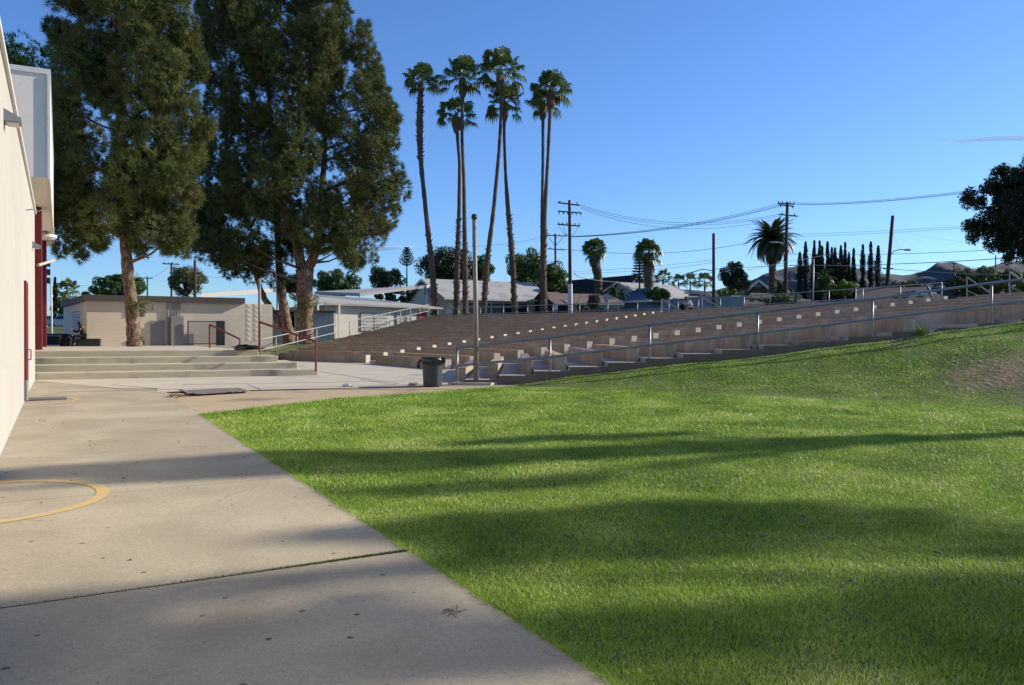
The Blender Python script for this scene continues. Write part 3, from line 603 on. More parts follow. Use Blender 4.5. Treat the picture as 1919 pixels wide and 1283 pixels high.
for s, w_ in ((22.1, .75), (33.5, .85)):
    mb = MB(); wbox(mb, s, s + w_, -.7, .08, 1.1, 6.2); mb.build('column', M['maroon'], bd, bevel=.02)
mb = MB(); wbox(mb, 36.8, 37.3, -3, -.1, 1.1, 5.0); mb.build('end_column', M['cream'], bd)
for s in (7.6, ):
    mb = MB(); wbox(mb, s, s + 1.1, -.02, .045, .33, 2.75); d = mb.build('door', M['maroon'], bd, bevel=.01)
    mb = MB(); a, b, c = wp(s + .12, .12, 1.35), wp(s + .12, .12, 1.15), wp(s + .12, .04, 1.35); mb.tube([a, b], .015); mb.tube([a, c], .012); mb.tube([b, wp(s + .12, .04, 1.15)], .012); mb.build('handle', M['metal'], d)
    mb = MB(); mb.tube([wp(s - .35, .05, .35), wp(s - .35, .05, .75)], .035); mb.build('pipe_stub', M['metal'], bd)
def wedge_lamp(s, z, lab):
    e = empty('wall_lamp', wp(s, 0, z), lab, 'lamp', 'wedge lamps on the stucco wall')
    mb = MB(); L_ = .15
    v = [wp(s - L_, 0, z), wp(s + L_, 0, z), wp(s + L_, .2, z), wp(s - L_, .2, z), wp(s - L_, 0, z + .16), wp(s + L_, 0, z + .16), wp(s + L_, .2, z + .05), wp(s - L_, .2, z + .05)]
    mb.add(v, [(0, 1, 2, 3), (7, 6, 5, 4), (0, 4, 5, 1), (1, 5, 6, 2), (2, 6, 7, 3), (3, 7, 4, 0)]); mb.build('housing', M['metal'], e)
    mb = MB(); v = [wp(s - L_ * .8, .03, z - .02), wp(s + L_ * .8, .04, z - .02), wp(s + L_ * .8, .17, z - .02), wp(s - L_ * .8, .17, z - .02)]; v += [p + V(0, 0, .018) for p in v]
    mb.add(v, [(0, 1, 2, 3), (7, 6, 5, 4), (0, 4, 5, 1), (1, 5, 6, 2), (2, 6, 7, 3), (3, 7, 4, 0)]); mb.build('lens', M['lampglass'], e)
wedge_lamp(1.0, 4.42, 'nearer grey wedge lamp high on the cream stucco wall at the left edge')
wedge_lamp(13.6, 3.98, 'farther small grey wedge lamp on the stucco wall in front of the maroon columns')
mb = MB(); mb.tube([wp(9.0, 0, 4.35), wp(9.0, .12, 4.38), wp(9.1, .22, 4.35), wp(9.05, .3, 4.38)], .012); mb.build('x', M['metal']) if False else tag(mb.build('wall_hook', M['metal']), 'thin bent wire hook sticking out of the stucco wall above the door', 'hook')
mb = MB(); mb.tube([wp(20, 0, 4.0), wp(22, .45, 4.35)], .05); tag(mb.build('wall_bracket', M['wall']), 'pale diagonal strut crossing the maroon columns under the canopy', 'strut')
e = empty('round_canopy_lamp', wp(30, .2, 6.2), 'white round lamp hanging under the far end of the canopy', 'lamp')
mb = MB(); c = wp(30, .12, 5.9); mb.lathe([(.3, 0), (.42, .1), (.42, .2), (.1, .28)], c, 16); mb.build('shade', M['white'], e); mb = MB(); mb.tube([c, c + V(0, 0, .4)], .03); mb.build('stem', M['dark'], e)
# flood light cluster beyond
e = empty('flood_light', wp(38.5, .1, 1.1), 'dark flood light bracket on the end column past the maroon columns', 'lamp')
for k in range(3): mb = MB(); c = wp(38.4, .05, 4.6 + k * .45); mb.box(c, (.3, .35, .3), R(28)); mb.build('lamp_head', M['dark'], e)
mb = MB(); mb.tube([wp(38.4, -.1, 3.0), wp(38.4, -.1, 5.8)], .05); mb.build('bracket', M['dark'], e)
# beige block building
FD = V(.8775, .4795, 0); C0 = V(-22.1, 43, 0); BK = V(-.56, .83, 0)
def fb(t, b, z=0): p = C0 + FD * t + BK * b; return V(p.x, p.y, z)
LW = 9.5
bb = empty('block_building', (C0.x, C0.y, 1.16), 'low beige block building with dark flat roof edge behind the left pine', 'building')
def fbox(mb, t0, t1, b0, b1, z0, z1, mi=0): mb.prism(ccw([tuple(fb(t, b)[:2]) for t, b in ((t0, b0), (t1, b0), (t1, b1), (t0, b1))]), z0, z1, mi)
mb = MB(); fbox(mb, 0, LW, 0, 11, 1.0, 3.5); mb.build('wall', M['beige'], bb)
mb = MB(); fbox(mb, -.15, LW - 1.6, -.25, 11.2, 3.5, 3.82); mb.build('roof', M['fascia'], bb)
mb = MB()
for c in range(2):
    for k in range(8):
        t = 8.0 + c * .42; z = 1.35 + k * .27; v = [fb(t, -.003, z), fb(t + .3, -.003, z), fb(t + .3, -.003, z + .24), fb(t, -.003, z + .24), fb(t + .12, -.022, z + .2)]
        mb.add(v, [(0, 1, 4), (1, 2, 4), (2, 3, 4), (3, 0, 4)])
mb.build('relief_blocks', M['beige_relief'], bb)
mb = MB()
for t in (4.12, 4.25, 4.38, 4.5): mb.tube([fb(t, -.06, 1.2), fb(t, -.06, 3.78)], .03, 6)
mb.tube([fb(3.9, -.06, 1.2), fb(3.9, -.06, 3.78)], .05, 6); mb.build('conduits', M['greywall'], bb)
mb = MB(); fbox(mb, 4.0, 4.65, -.3, -.01, 1.16, 2.75); mb.build('electrical_cabinet', M['greywall'], bb, bevel=.01)
mb = MB(); fbox(mb, 3.05, 3.75, -.06, -.002, 1.16, 2.5); mb.build('door', M['greywall'], bb)
for zz in (3.0, 1.35):
    mb = MB()
    for k in range(3): fbox(mb, 1.85, 2.75, -.05, -.002, zz - k * .13, zz - k * .13 + .06)
    mb.build('vent_louver', M['dark'], bb)
mb = MB(); v = [V(-.52, .855, 0) * 0]; s = BK
def sidev(b, z): p = C0 + s * b - V(.83, .56, 0) * .01; return V(p.x, p.y, z)
mb.add([sidev(3.2, 1.9), sidev(2.6, 2.9), sidev(6.4, 2.95), sidev(5.6, 1.9)], [(0, 1, 2, 3)]); mb.build('painted_shield', M['mural'], bb)
mb = MB(); mb.add([sidev(2.6, 2.98), sidev(2.6, 3.06), sidev(6.4, 3.1), sidev(6.4, 3.02)], [(0, 1, 2, 3)]); mb.build('painted_band', M['orange'], bb)
# chain link gate in front of it
e = empty('chain_link_gate', tuple(fb(4.9, -.4, 1.16)), 'dark chain-link gate leaning against the beige block building', 'gate')
mb = MB()
for t in (4.85, 6.35): mb.tube([fb(t, -.4, 1.16), fb(t, -.4, 2.5)], .035, 6)
mb.tube([fb(4.85, -.4, 2.48), fb(6.35, -.4, 2.48)], .025, 6); mb.tube([fb(4.85, -.4, 1.25), fb(6.35, -.4, 1.25)], .025, 6); mb.build('frame', M['dark'], e)
mb = MB()
for k in range(24):
    a = -1.2 + k * .12
    t0, t1 = max(0, a), min(1.5, a + 1.2)
    if t1 > t0: mb.slab(fb(4.85 + t0, -.4, 1.25 + (t0 - a)), fb(4.85 + t1, -.4, 1.25 + (t1 - a)), .016, .016); mb.slab(fb(4.85 + t0, -.395, 2.45 - (t0 - a)), fb(4.85 + t1, -.395, 2.45 - (t1 - a)), .016, .016)
mb.build('mesh', M['metal'], e)
mb = MB(); fbox(mb, 6.32, 6.75, -.5, -.3, 1.16, 2.52); tag(mb.build('dark_post', M['dark'], bevel=.02), 'wide dark post at the right end of the chain-link gate', 'post')
# low navy wall before the street, far left
e = empty('low_wall', (-27, 48, 1.1), 'dark navy low wall with a pale rail between the columns and the block building', 'wall')
mb = MB(); mb.box((-29.2, 50, 1.45), (7, .3, .75)); mb.build('panel', M['navy'], e); mb = MB(); mb.box((-29.2, 49.8, 1.7), (7, .06, .06)); mb.build('rail', M['metal_light'], e)
# long building right of the pines
LA, LBp = V(-16.3, 68, 0), V(-7.25, 75.2, 0); LD = (LBp - LA).normalized(); LNn = V(LD.y, -LD.x, 0)
def lb(t, b, z=0): p = LA + LD * t - LNn * b; return V(p.x, p.y, z)
LL = (LBp - LA).length
lg = empty('classroom_building', (LA.x, LA.y, 1.2), 'long low cream classroom building with roller shutters and a red door behind the slope railing', 'building')
mb = MB(); mb.prism(ccw([tuple(lb(t, b)[:2]) for t, b in ((1.0, 0), (LL - .3, 0), (LL - .3, 9), (1.0, 9))]), .8, 4.3); mb.build('wall', M['cream'], lg)
mb = MB(); q = [lb(-.6, -.55, 4.3), lb(LL + .9, -.55, 4.15), lb(LL - 2.2, 8, 5.25), lb(1.5, 8, 5.5)]; q2 = [p + V(0, 0, .16) for p in q]
mb.add(q + q2, [(0, 1, 2, 3)[::-1], (4, 5, 6, 7), (0, 1, 5, 4), (1, 2, 6, 5), (2, 3, 7, 6), (3, 0, 4, 7)]); mb.build('roof', M['roofgrey'], lg)
for t in (.1, 2.0): mb = MB(); c = lb(t, -.55, 0); mb.box((c.x, c.y, 2.8), (.16, .16, 3.0), R(38)); mb.build('porch_post', M['cream'], lg)
def lpanel(name, t0, t1, z0, z1, m, par, d=.05):
    mb = MB(); mb.prism(ccw([tuple(lb(t, b)[:2]) for t, b in ((t0, -d), (t1, -d), (t1, -.002), (t0, -.002))]), z0, z1); return mb.build(name, m, par)
for t0, t1 in ((4.3, 6.9), (7.8, 9.4)):
    f = lpanel('window', t0, t1, 2.15, 3.75, M['louver'], lg); mb = MB()
    for z_ in (2.45, 2.72, 3.0, 3.27, 3.52): mb.slab(lb(t0, -.06, z_), lb(t1, -.06, z_), .02, .03)
    mb.slab(lb((t0 + t1) / 2, -.06, 2.15), lb((t0 + t1) / 2, -.06, 3.75), .03, .04); mb.slab(lb(t0, -.06, 2.15), lb(t0, -.06, 3.75), .04, .06); mb.slab(lb(t0, -.06, 2.15), lb(t1, -.06, 2.15), .04, .06); mb.build('frame', M['greywall'], f)
lpanel('door', 10.0, 10.95, 2.1, 3.95, M['red'], lg)
lpanel('door', 1.3, 2.0, 1.2, 3.6, M['louver'], lg)
# utility shed between block building and long building
sh = empty('storage_shed', (-18.5, 66, 1.1), 'weathered storage shed of cream and grey panels behind the pine trunks', 'shed')
mb = MB(); mb.prism([(-20.4, 64), (-17.4, 64.6), (-18.4, 70), (-21.4, 69.4)], 1.0, 3.55); mb.build('cream_panels', mat('cream_shed', (.52, .48, .36), .85, (.4, .37, .28), 1.5, .5, joints=(.55, 9, .5, R(12))), sh)
mb = MB(); mb.prism([(-17.2, 65.4), (-14.3, 66.4), (-15.5, 71), (-18.4, 70)], 1.0, 3.6); mb.build('grey_panels', mat('corrugated_grey', (.42, .46, .48), .6, (.34, .38, .41), 1.5, .5, joints=(.42, 9, .25, R(18))), sh)
mb = MB(); mb.prism([(-20.6, 63.8), (-14.1, 66.1), (-15.4, 71.4), (-21.8, 69.7)], 3.62, 3.74); mb.build('roof', M['fascia'], sh)
# walkway roofs (flat, white edged)
def walkroof(lab, pts, th=.32):
    e = empty('walkway_roof', tuple(pts[0]), lab, 'roof', 'white-edged walkway roofs')
    q = [Vector(p) for p in pts]; mb = MB(); q2 = [p + V(0, 0, th) for p in q]; mb.add(q + q2, [(3, 2, 1, 0), (0, 1, 5, 4), (1, 2, 6, 5), (2, 3, 7, 6), (3, 0, 4, 7)]); mb.build('fascia', M['trim'], e)
    mb = MB(); mb.add([p + V(0, 0, .004 + th) for p in q], [(0, 1, 2, 3)]); mb.build('roof_sheet', M['roofgrey'], e)
    mb = MB()
    for p in q: mb.tube([V(p.x, p.y, 1), p + V(0, 0, .02)], .09, 6)
    mb.build('posts', M['cream'], e)
walkroof('white-edged walkway roof rising behind the beige block building', [at(378, 558, 58), at(500, 548, 66), at(520, 547, 78), at(385, 556, 72)])
walkroof('white-edged walkway roof rising behind the classroom building towards the gable', [at(675, 555, 84), at(800, 539, 90), at(805, 539, 100), at(590, 551, 100)])
# cream gable house
G0, GD, GB = V(-7.8, 98, 0), V(.872, .489, 0), V(-.489, .872, 0)
def g(t, b, z=0): p = G0 + GD * t + GB * b; return V(p.x, p.y, z)
gh = empty('gabled_hall', tuple(G0 + V(0, 0, 3.2)), 'cream gabled building with long grey roof and window band behind the palm trunks', 'building')
mb = MB(); v = [g(0, 0, 2.9), g(0, 11.7, 2.9), g(0, 11.7, 6.35), g(0, 5.85, 8.6), g(0, 0, 6.35)]; v2 = [p + GD * 14.4 for p in v]
mb.add(v + v2, [(0, 1, 2, 3, 4)[::-1], (5, 6, 7, 8, 9), (0, 5, 9, 4), (1, 2, 7, 6)]); mb.build('wall', M['cream'], gh)
mb = MB()
for sgn, (b0, z0), (b1, z1) in ((1, (-1.0, 6.1), (5.85, 8.72)), (2, (12.7, 6.1), (5.85, 8.72))):
    q = [g(-.7, b0, z0), g(15.1, b0, z0), g(15.1, b1, z1), g(-.7, b1, z1)]; q2 = [p + V(0, 0, .2) for p in q]; mb.add(q + q2, [(0, 1, 2, 3)[::-1], (4, 5, 6, 7), (0, 1, 5, 4), (1, 2, 6, 5), (2, 3, 7, 6), (3, 0, 4, 7)])
mb.build('roof', M['roofgrey'], gh)
mb = MB(); mb.slab(g(-.72, -1.02, 6.17), g(15.1, -1.02, 6.17), .06, .26); mb.slab(g(-.74, -1.0, 6.2), g(-.74, 5.85, 8.8), .06, .26); mb.slab(g(-.74, 12.7, 6.2), g(-.74, 5.85, 8.8), .06, .26); mb.build('white_trim', M['white'], gh)
def gpanel(name, t0, t1, z0, z1, m, par, d=.08):
    mb = MB(); mb.prism(ccw([tuple(g(t, b)[:2]) for t, b in ((t0, -d), (t1, -d), (t1, -.002), (t0, -.002))]), z0, z1); return mb.build(name, m, par)
gpanel('yellow_panel', 2.6, 11.2, 3.0, 4.5, M['yellowwall'], gh)
for k in range(5):
    t0 = 2.7 + k * 1.7; f = gpanel('window', t0, t0 + 1.55, 4.55, 5.75, M['glass'] if k > 2 else M['shade'], gh, .05); mb = MB()
    mb.slab(g(t0, -.08, 5.3), g(t0 + 1.55, -.08, 5.3), .05, .07); mb.slab(g(t0 - .08, -.09, 3.2), g(t0 - .08, -.09, 5.8), .14, .06); mb.build('frame', M['cream'], f)
gpanel('door', 12.0, 13.1, 3.2, 5.0, M['red'], gh)
mb = MB()
for b0 in (5.3, 6.1): q = g(-.04, b0, 7.4); mb.box(q, (.06, .5, .9), math.atan2(GD.y, GD.x))
mb.build('gable_vent', M['greywall'], gh)
# generic gable / hip house behind the rim
def house(lab, p0, p1, depth, zb, ze, zr, wallm, roofm, over=.5, hip=0, name='house', wins=0, trim=True):
    p0, p1 = Vector(p0), Vector(p1); p0.z = p1.z = 0; d = (p1 - p0).normalized(); L_ = (p1 - p0).length; b = V(-d.y, d.x, 0)
    def h(t, q, z): p = p0 + d * t + b * q; return V(p.x, p.y, z)
    e = empty(name, (p0.x, p0.y, zb), lab, 'house'); hi = hip
    mb = MB(); v = [h(0, 0, zb), h(L_, 0, zb), h(L_, depth, zb), h(0, depth, zb)]; mb.prism([(p.x, p.y) for p in v], zb, ze)
    if not hip: mb.add([h(0, 0, ze), h(0, depth, ze), h(0, depth / 2, zr - .12)], [(0, 2, 1)]); mb.add([h(L_, 0, ze), h(L_, depth, ze), h(L_, depth / 2, zr - .12)], [(0, 1, 2)])
    mb.build('wall', wallm, e)
    mb = MB(); o = over; sl = (zr - ze) / (depth / 2) * o
    c = [h(-o, -o, ze - sl * (1 if not hip else .6)), h(L_ + o, -o, ze - sl * (1 if not hip else .6)), h(L_ + o, depth + o, ze - sl * (1 if not hip else .6)), h(-o, depth + o, ze - sl * (1 if not hip else .6))]
    r = [h(hi - (0 if hip else o), depth / 2, zr), h(L_ - hi + (0 if hip else o), depth / 2, zr)]; th = V(0, 0, .15)
    v = c + r + [p + th for p in c] + [p + th for p in r]
    fs = [(0, 1, 5, 4)[::-1], (2, 3, 4, 5)[::-1], (6, 7, 11, 10), (8, 9, 10, 11), (0, 1, 7, 6), (1, 2, 8, 7) if hip else (1, 5, 11, 7), (2, 3, 9, 8), (3, 0, 6, 9) if hip else (0, 6, 10, 4)]
    fs += [(7, 8, 11), (9, 6, 10)] if hip else [(5, 2, 8, 11), (3, 4, 10, 9)]
    mb.add(v, fs); mb.build('roof', roofm, e)
    if trim:
        mb = MB(); mb.slab(c[0] + V(0, 0, .02), c[1] + V(0, 0, .02), .06, .24)
        if not hip:
            for P, Q in ((c[0], r[0]), (c[3], r[0]), (c[1], r[1])): mb.slab(P + V(0, 0, .08) - d * .02, Q + V(0, 0, .08) - d * .02, .08, .26)
        mb.build('trim', M['white'], e)
    for k in range(wins):
        t0 = L_ * (k + .6) / (wins + .3); mb = MB(); mb.prism(ccw([tuple(h(t, q, 0)[:2]) for t, q in ((t0, -.05), (t0 + 1.2, -.05), (t0 + 1.2, -.002), (t0, -.002))]), ze - 1.7, ze - .6); w_ = mb.build('window', M['glass'], e)
        mb = MB(); mb.slab(h(t0, -.07, ze - 1.15), h(t0 + 1.2, -.07, ze - 1.15), .03, .05); mb.slab(h(t0 + .6, -.07, ze - 1.7), h(t0 + .6, -.07, ze - .6), .03, .05); mb.build('frame', M['white'], w_)
    return e
def A(px, Y): return ((px - CX) / F * Y, Y, 0)
house('low house with brown shingle roof and pale walls behind the dry shrub', A(1068, 98), A(1160, 100), 9, 3.0, px_z(567, 98), px_z(552, 103), M['palewall'], M['roofbrown'], wins=3)
e = house('carport gable left of the brown-roofed house, shaded opening painted as black walls', A(1046, 97), A(1068, 97.5), 9, 3.0, px_z(570, 97), px_z(549, 101), M['roofblack'], M['roofbrown'], trim=False)  # closed box; its black walls stand in for the shade inside the carport
house('tall house with black roof and pale blue gable trimmed white', A(1165, 128), A(1213, 124), 22, 3.0, px_z(548, 128), px_z(517, 130), M['bluewall'], M['roofblack'], name='house', trim=False) if False else None
# black roofed house with front gable (gable end faces the camera)
def gable_front(lab, pxl, pxr, Y, dep, ze, zr, wm, rm, skew=-.35):
    a, b = Vector(A(pxl, Y)), Vector(A(pxr, Y)); dd = V(skew, 1, 0).normalized() * dep; m = (a + b) / 2
    e = empty('house', (a.x, a.y, 3), lab, 'house'); mb = MB()
    fr = [V(a.x, a.y, 3), V(b.x, b.y, 3), V(b.x, b.y, ze), V(m.x, m.y, zr - .15), V(a.x, a.y, ze)]; bk = [p + dd for p in fr]
    mb.add(fr + bk, [(0, 1, 2, 3, 4), (5, 6, 7, 8, 9)[::-1], (1, 6, 7, 2), (0, 4, 9, 5)]); mb.build('wall', wm, e)
    mb = MB(); f = dd.normalized() * -.5; o = (b - a).normalized() * .5; sl = V(0, 0, (zr - ze) / ((b - a).length / 2) * .5)
    for s_, base in ((-1, V(a.x, a.y, ze)), (1, V(b.x, b.y, ze))):
        q = [base + o * s_ - sl + f, V(m.x, m.y, zr) + f, V(m.x, m.y, zr) + dd, base + o * s_ - sl + dd]; q2 = [p + V(0, 0, .2) for p in q]; mb.add(q + q2, [(0, 1, 2, 3), (7, 6, 5, 4), (0, 4, 5, 1), (1, 5, 6, 2), (2, 6, 7, 3), (3, 7, 4, 0)])
    mb.build('roof', rm, e); mb = MB()
    for s_, base in ((-1, V(a.x, a.y, ze)), (1, V(b.x, b.y, ze))): mb.slab(base + o * s_ - sl + f * 1.1 + V(0, 0, .1), V(m.x, m.y, zr + .1) + f * 1.1, .12, .32)
    mb.build('gable_trim', M['white'], e)
    mb = MB(); mb.box((m.x, m.y - .04, lerp(ze, zr, .45)), (1.2, .06, .7)); mb.build('gable_vent', M['greywall'], e); return e
gable_front('tall pale blue house with long black roof and white-trimmed gable', 1170, 1216, 122, 26, px_z(546, 122), px_z(517, 122), M['bluewall'], M['roofblack'], -.75)
house('low pavilion with blue-grey pyramid roof left of the container', A(1162, 106), A(1212, 104), 6.5, 3.0, px_z(562, 105), px_z(543, 109), M['bluewall'], M['roofblue'], .9, hip=2.9, name='pavilion')
e = house('long house with pale grey shingle roof behind the container', A(1228, 112), A(1322, 118), 14, 3.0, px_z(566, 115), px_z(533, 121), M['palewall'], M['roofgrey'], .4)
mb = MB(); q = at(1312, 549, 116); mb.box(q, (4.2, 1.2, .22), R(5)); mb.box(q + V(0, 0, -.6), (4.2, 1.2, .12), R(5)); mb.build('skylight_frame', M['white'], e); mb = MB(); mb.box(q + V(-.8, .1, -.3), (1.4, .8, .3), R(5)); mb.build('skylight_glass', M['glass'], e)
e = house('wide low house with dark hipped shingle roof behind the hedge', A(1396, 100), A(1585, 108), 14, 3.0, px_z(578, 104), px_z(549, 108), M['greywall'], M['roofdark'], .8, hip=4.5, wins=4)
for px, py in ((1408, 556), (1428, 555), (1462, 548), (1486, 546)): mb = MB(); q = at(px, py, 106); mb.tube([q - V(0, 0, .6), q + V(0, 0, .2)], .16, 8); mb.build('roof_vent', M['metal_light'], e)
gable_front('small brown gable of a house left of the date palm', 1404, 1436, 128, 8, px_z(540, 128), px_z(527, 128), M['roofdark'], M['roofbrown'], -.1)
house('low house with reddish brown roof behind the right part of the terraces', A(1618, 76), A(1735, 74), 10, 2.9, px_z(562, 76), px_z(542, 80), M['greywall'], M['roofdark'], .6)
gable_front('little cream gable with white trim at the right end of the brown roofs', 1702, 1736, 66, 5, px_z(562, 66), px_z(548, 66), M['cream'], M['roofdark'], .15)
# blue grey container
cc = V(21.9, 83, 0); l_ = V(-.5, .866, 0); k_ = V(.95, .3, 0); ct = empty('storage_container', tuple(cc + V(0, 0, 3.2)), 'grey-blue ribbed storage container with one sunlit end behind the seated person', 'container')
q = [cc, cc + k_ * 1.5, cc + k_ * 1.5 + l_ * 10.5, cc + l_ * 10.5]; mb = MB(); mb.prism([(p.x, p.y) for p in q], 3.2, px_z(554.5, 83)); mb.build('body', mat('container_steel', (.27, .34, .37), .6, (.2, .26, .29), 1.5, .5, joints=(.45, 9, .6, R(120))), ct)
mb = MB(); mb.slab(cc + V(0, 0, px_z(554.5, 83)) - l_ * .1 + k_ * .7, cc + l_ * 10.6 + V(0, 0, px_z(554.5, 83)) + k_ * .7, 1.6, .1); mb.build('roof', M['contblue'], ct)
mb = MB(); p = cc + l_ * 4.3 - k_ * .03; mb.box((p.x, p.y, 4.0), (.05, .9, .35), R(30)); mb.build('red_plate', M['red'], ct)
# ------------------------------------------------------------------ hills
hp = [(1225, 640), (1262, 540), (1330, 545), (1410, 524), (1440, 510), (1490, 498), (1545, 493), (1600, 500), (1650, 512), (1700, 515), (1733, 507), (1757, 492), (1785, 490), (1808, 496), (1822, 503), (1850, 500), (1880, 492), (1919, 487), (1980, 480), (2100, 470), (2400, 500), (2900, 640)]
mb = MB(); Yr = 2300; n = 22; rr = np.random.default_rng(9); m_ = 180; prof = []
for k in range(m_ + 1):
    px = lerp(1225, 2900, k / m_)
    for (x0, y0), (x1, y1) in zip(hp, hp[1:]):
        if x0 <= px <= x1: py = lerp(y0, y1, sstep((px - x0) / (x1 - x0)) * .5 + .5 * (px - x0) / (x1 - x0)); break
    py += math.sin(px * .31) * .6 + math.sin(px * .83) * .4; prof.append((px, py))
for j in range(n + 1):
    t = j / n; Y = lerp(900, Yr, t) if j <= n - 4 else lerp(lerp(900, Yr, (n - 4) / n), Yr, (j - n + 4) / 4)
    for k, (px, py) in enumerate(prof):
        h = max((632 - py) / F * Yr, 0); x = (px - CX) / F * lerp(1500, Yr, t); prof_t = (t ** 1.5)
        gul = (math.sin(k * .55 + 3 * math.sin(j * .4)) * .09 + math.sin(k * 1.3 + j * .8) * .05) * (1 - t) * t * 4 * h
        mb.v.append((x, Y, 1 + h * prof_t + gul))
for k, (px, py) in enumerate(prof): mb.v.append(((px - CX) / F * Yr, Yr + 700, 0))
for j in range(n + 1):
    for k in range(m_): a = j * (m_ + 1) + k; mb.f.append((a, a + 1, a + m_ + 2, a + m_ + 1)); mb.m.append(0)
tag(mb.build('hills', M['hill'], smooth=True), kind='structure')
# ------------------------------------------------------------------ vegetation generators
def unit(v): return v / np.maximum(np.linalg.norm(v, axis=-1, keepdims=True), 1e-6)
def needles(cent, axis, n, length, width, r, spread=.55):
    N_ = len(cent); c = np.repeat(cent, n, 0); a = np.repeat(axis, n, 0)
    d = unit(a + r.normal(0, spread, (N_ * n, 3))); L_ = length * r.uniform(.6, 1.15, (N_ * n, 1)); s = unit(np.cross(d, r.normal(0, 1, (N_ * n, 3)))) * width / 2
    c = c + r.normal(0, .05, c.shape); t = np.empty((N_ * n, 3, 3), np.float32); t[:, 0] = c - s; t[:, 1] = c + s; t[:, 2] = c + d * L_; return t
def leaves(cent, rad, n, size, r, shell=.55, flat=1.0):
    N_ = len(cent); d = unit(r.normal(0, 1, (N_ * n, 3))); rr = r.uniform(shell, 1, (N_ * n, 1)) ** .6
    R_ = np.repeat(rad, n)[:, None]; p = np.repeat(cent, n, 0) + d * rr * R_ * np.array([1, 1, flat])
    u = unit(np.cross(d, r.normal(0, 1, d.shape)) + d * .3); v = unit(np.cross(u, d) + r.normal(0, .5, d.shape)); s = size * r.uniform(.5, 1.2, (len(p), 1))
    t1 = np.stack([p - u * s, p + v * s * .5, p + u * s], 1); t2 = np.stack([p - u * s, p + u * s, p - v * s * .5], 1); return np.concatenate([t1, t2], 1).reshape(-1, 3, 3).astype(np.float32)
def inpoly(x, y, P):
    c = False; j = len(P) - 1
    for i in range(len(P)):
        if (P[i][1] > y) != (P[j][1] > y) and x < (P[j][0] - P[i][0]) * (y - P[i][1]) / (P[j][1] - P[i][1]) + P[i][0]: c = not c
        j = i
    return c
def pine(lab, name, Y, poly, n, rpx, trunks, seed, m, dense=46, dfrac=.62, holes=(), zb=None, barkm=None, yshift=0, nn=12, branches=40, nw=.024):
    r = np.random.default_rng(seed); rnd = random.Random(seed); xs = [p[0] for p in poly]; ys = [p[1] for p in poly]; lob = []; tries = 0; pts = []
    while len(pts) < n and tries < n * 60:
        tries += 1; x, y = rnd.uniform(min(xs), max(xs)), rnd.uniform(min(ys), max(ys)); q = rnd.uniform(*rpx)
        if not all(inpoly(x + a * q * .75, y + b * q * .75, poly) for a, b in ((1, 0), (-1, 0), (0, 1), (0, -1))): continue
        if any((x - hx) ** 2 + (y - hy) ** 2 < (hr + q * .6) ** 2 for hx, hy, hr in holes): continue
        if any((x - a) ** 2 + (y - b) ** 2 < (min(q, c) * .42) ** 2 for a, b, c, _ in pts): 
            if tries % 3: continue
        # half width at this height for depth range
        ins = [t for t in range(int(min(xs)), int(max(xs)), 12) if inpoly(t, y, poly)]; cx = (ins[0] + ins[-1]) / 2; hw = max((ins[-1] - ins[0]) / 2, 20)
        dm = math.sqrt(max(0, 1 - ((x - cx) / hw) ** 2)) * hw * dfrac; dy = rnd.uniform(-dm, dm); pts.append((x, y, q, dy))
    base_n = len(pts); tries = 0
    while len(pts) < base_n * 1.3 and tries < 9000:
        tries += 1; x, y = rnd.uniform(min(xs), max(xs)), rnd.uniform(min(ys), max(ys)); q = rnd.uniform(8, 14)
        if inpoly(x, y, poly) and not all(inpoly(x + a * 20, y + b * 14, poly) for a, b in ((1, 0), (-1, 0), (0, 1), (0, -1))): pts.append((x, y, q, rnd.uniform(-30, 30)))
    C_ = []; Rr = []
    for x, y, q, dy in pts:
        D = dy / F * Y; p = at(x, y, Y); C_.append((p.x, Y + D, p.z)); Rr.append(q / F * Y)
    C_ = np.array(C_); Rr = np.array(Rr); k = dense
    d = unit(r.normal(0, 1, (len(C_) * k, 3)) * np.array([1, 1, .85])); rad = np.repeat(Rr, k)[:, None]
    cent = np.repeat(C_, k, 0) + d * rad * r.uniform(.55, 1.0, (len(d), 1)) ** .6 * np.array([.95, .95, 1.2]); ax = unit(d * .8 + np.array([0, 0, .3]) + r.normal(0, .2, d.shape))
    kp = r.uniform(0, 1, len(cent)) < np.minimum(1, (rad[:, 0] / np.median(Rr)) ** 1.7 * 1.15); cent, ax = cent[kp], ax[kp]
    tri = needles(cent, ax, nn, .29, nw, r)
    b0 = trunks[0][0]; e = empty(name, (b0[0], b0[1], b0[2]), lab, 'tree'); soup('crown', tri, m, e)
    mb = MB()
    allp = []
    for tr in trunks:
        P = [Vector(t[:3]) for t in tr]; W_ = [t[3] for t in tr]; pp, ww = [], []
        for a in range(len(P) - 1):
            for s in range(6): t = s / 6; pp.append(P[a].lerp(P[a + 1], t) + V(rnd.uniform(-.03, .03), rnd.uniform(-.03, .03), 0)); ww.append(lerp(W_[a], W_[a + 1], t))
        pp.append(P[-1]); ww.append(W_[-1]); mb.tube(pp, ww, 14, rough=.09); allp += list(zip(pp, ww))
    for bi in range(branches):
        c = Vector(C_[rnd.randrange(len(C_))]); cand = [(p, w_) for p, w_ in allp if p.z < c.z + .3 and (p.x - c.x) ** 2 + (p.y - c.y) ** 2 < 40]
        if not cand: continue
        p, w_ = min(cand, key=lambda t: (t[0] - c).length + abs(t[0].z - (c.z - .8 - .25 * math.hypot(t[0].x - c.x, t[0].y - c.y))) * .7)
        mid = p.lerp(c, .5) + V(rnd.uniform(-.2, .2), rnd.uniform(-.2, .2), -.15); mb.tube([p, mid, c], [min(.1, w_ * .5), .055, .02], 6)
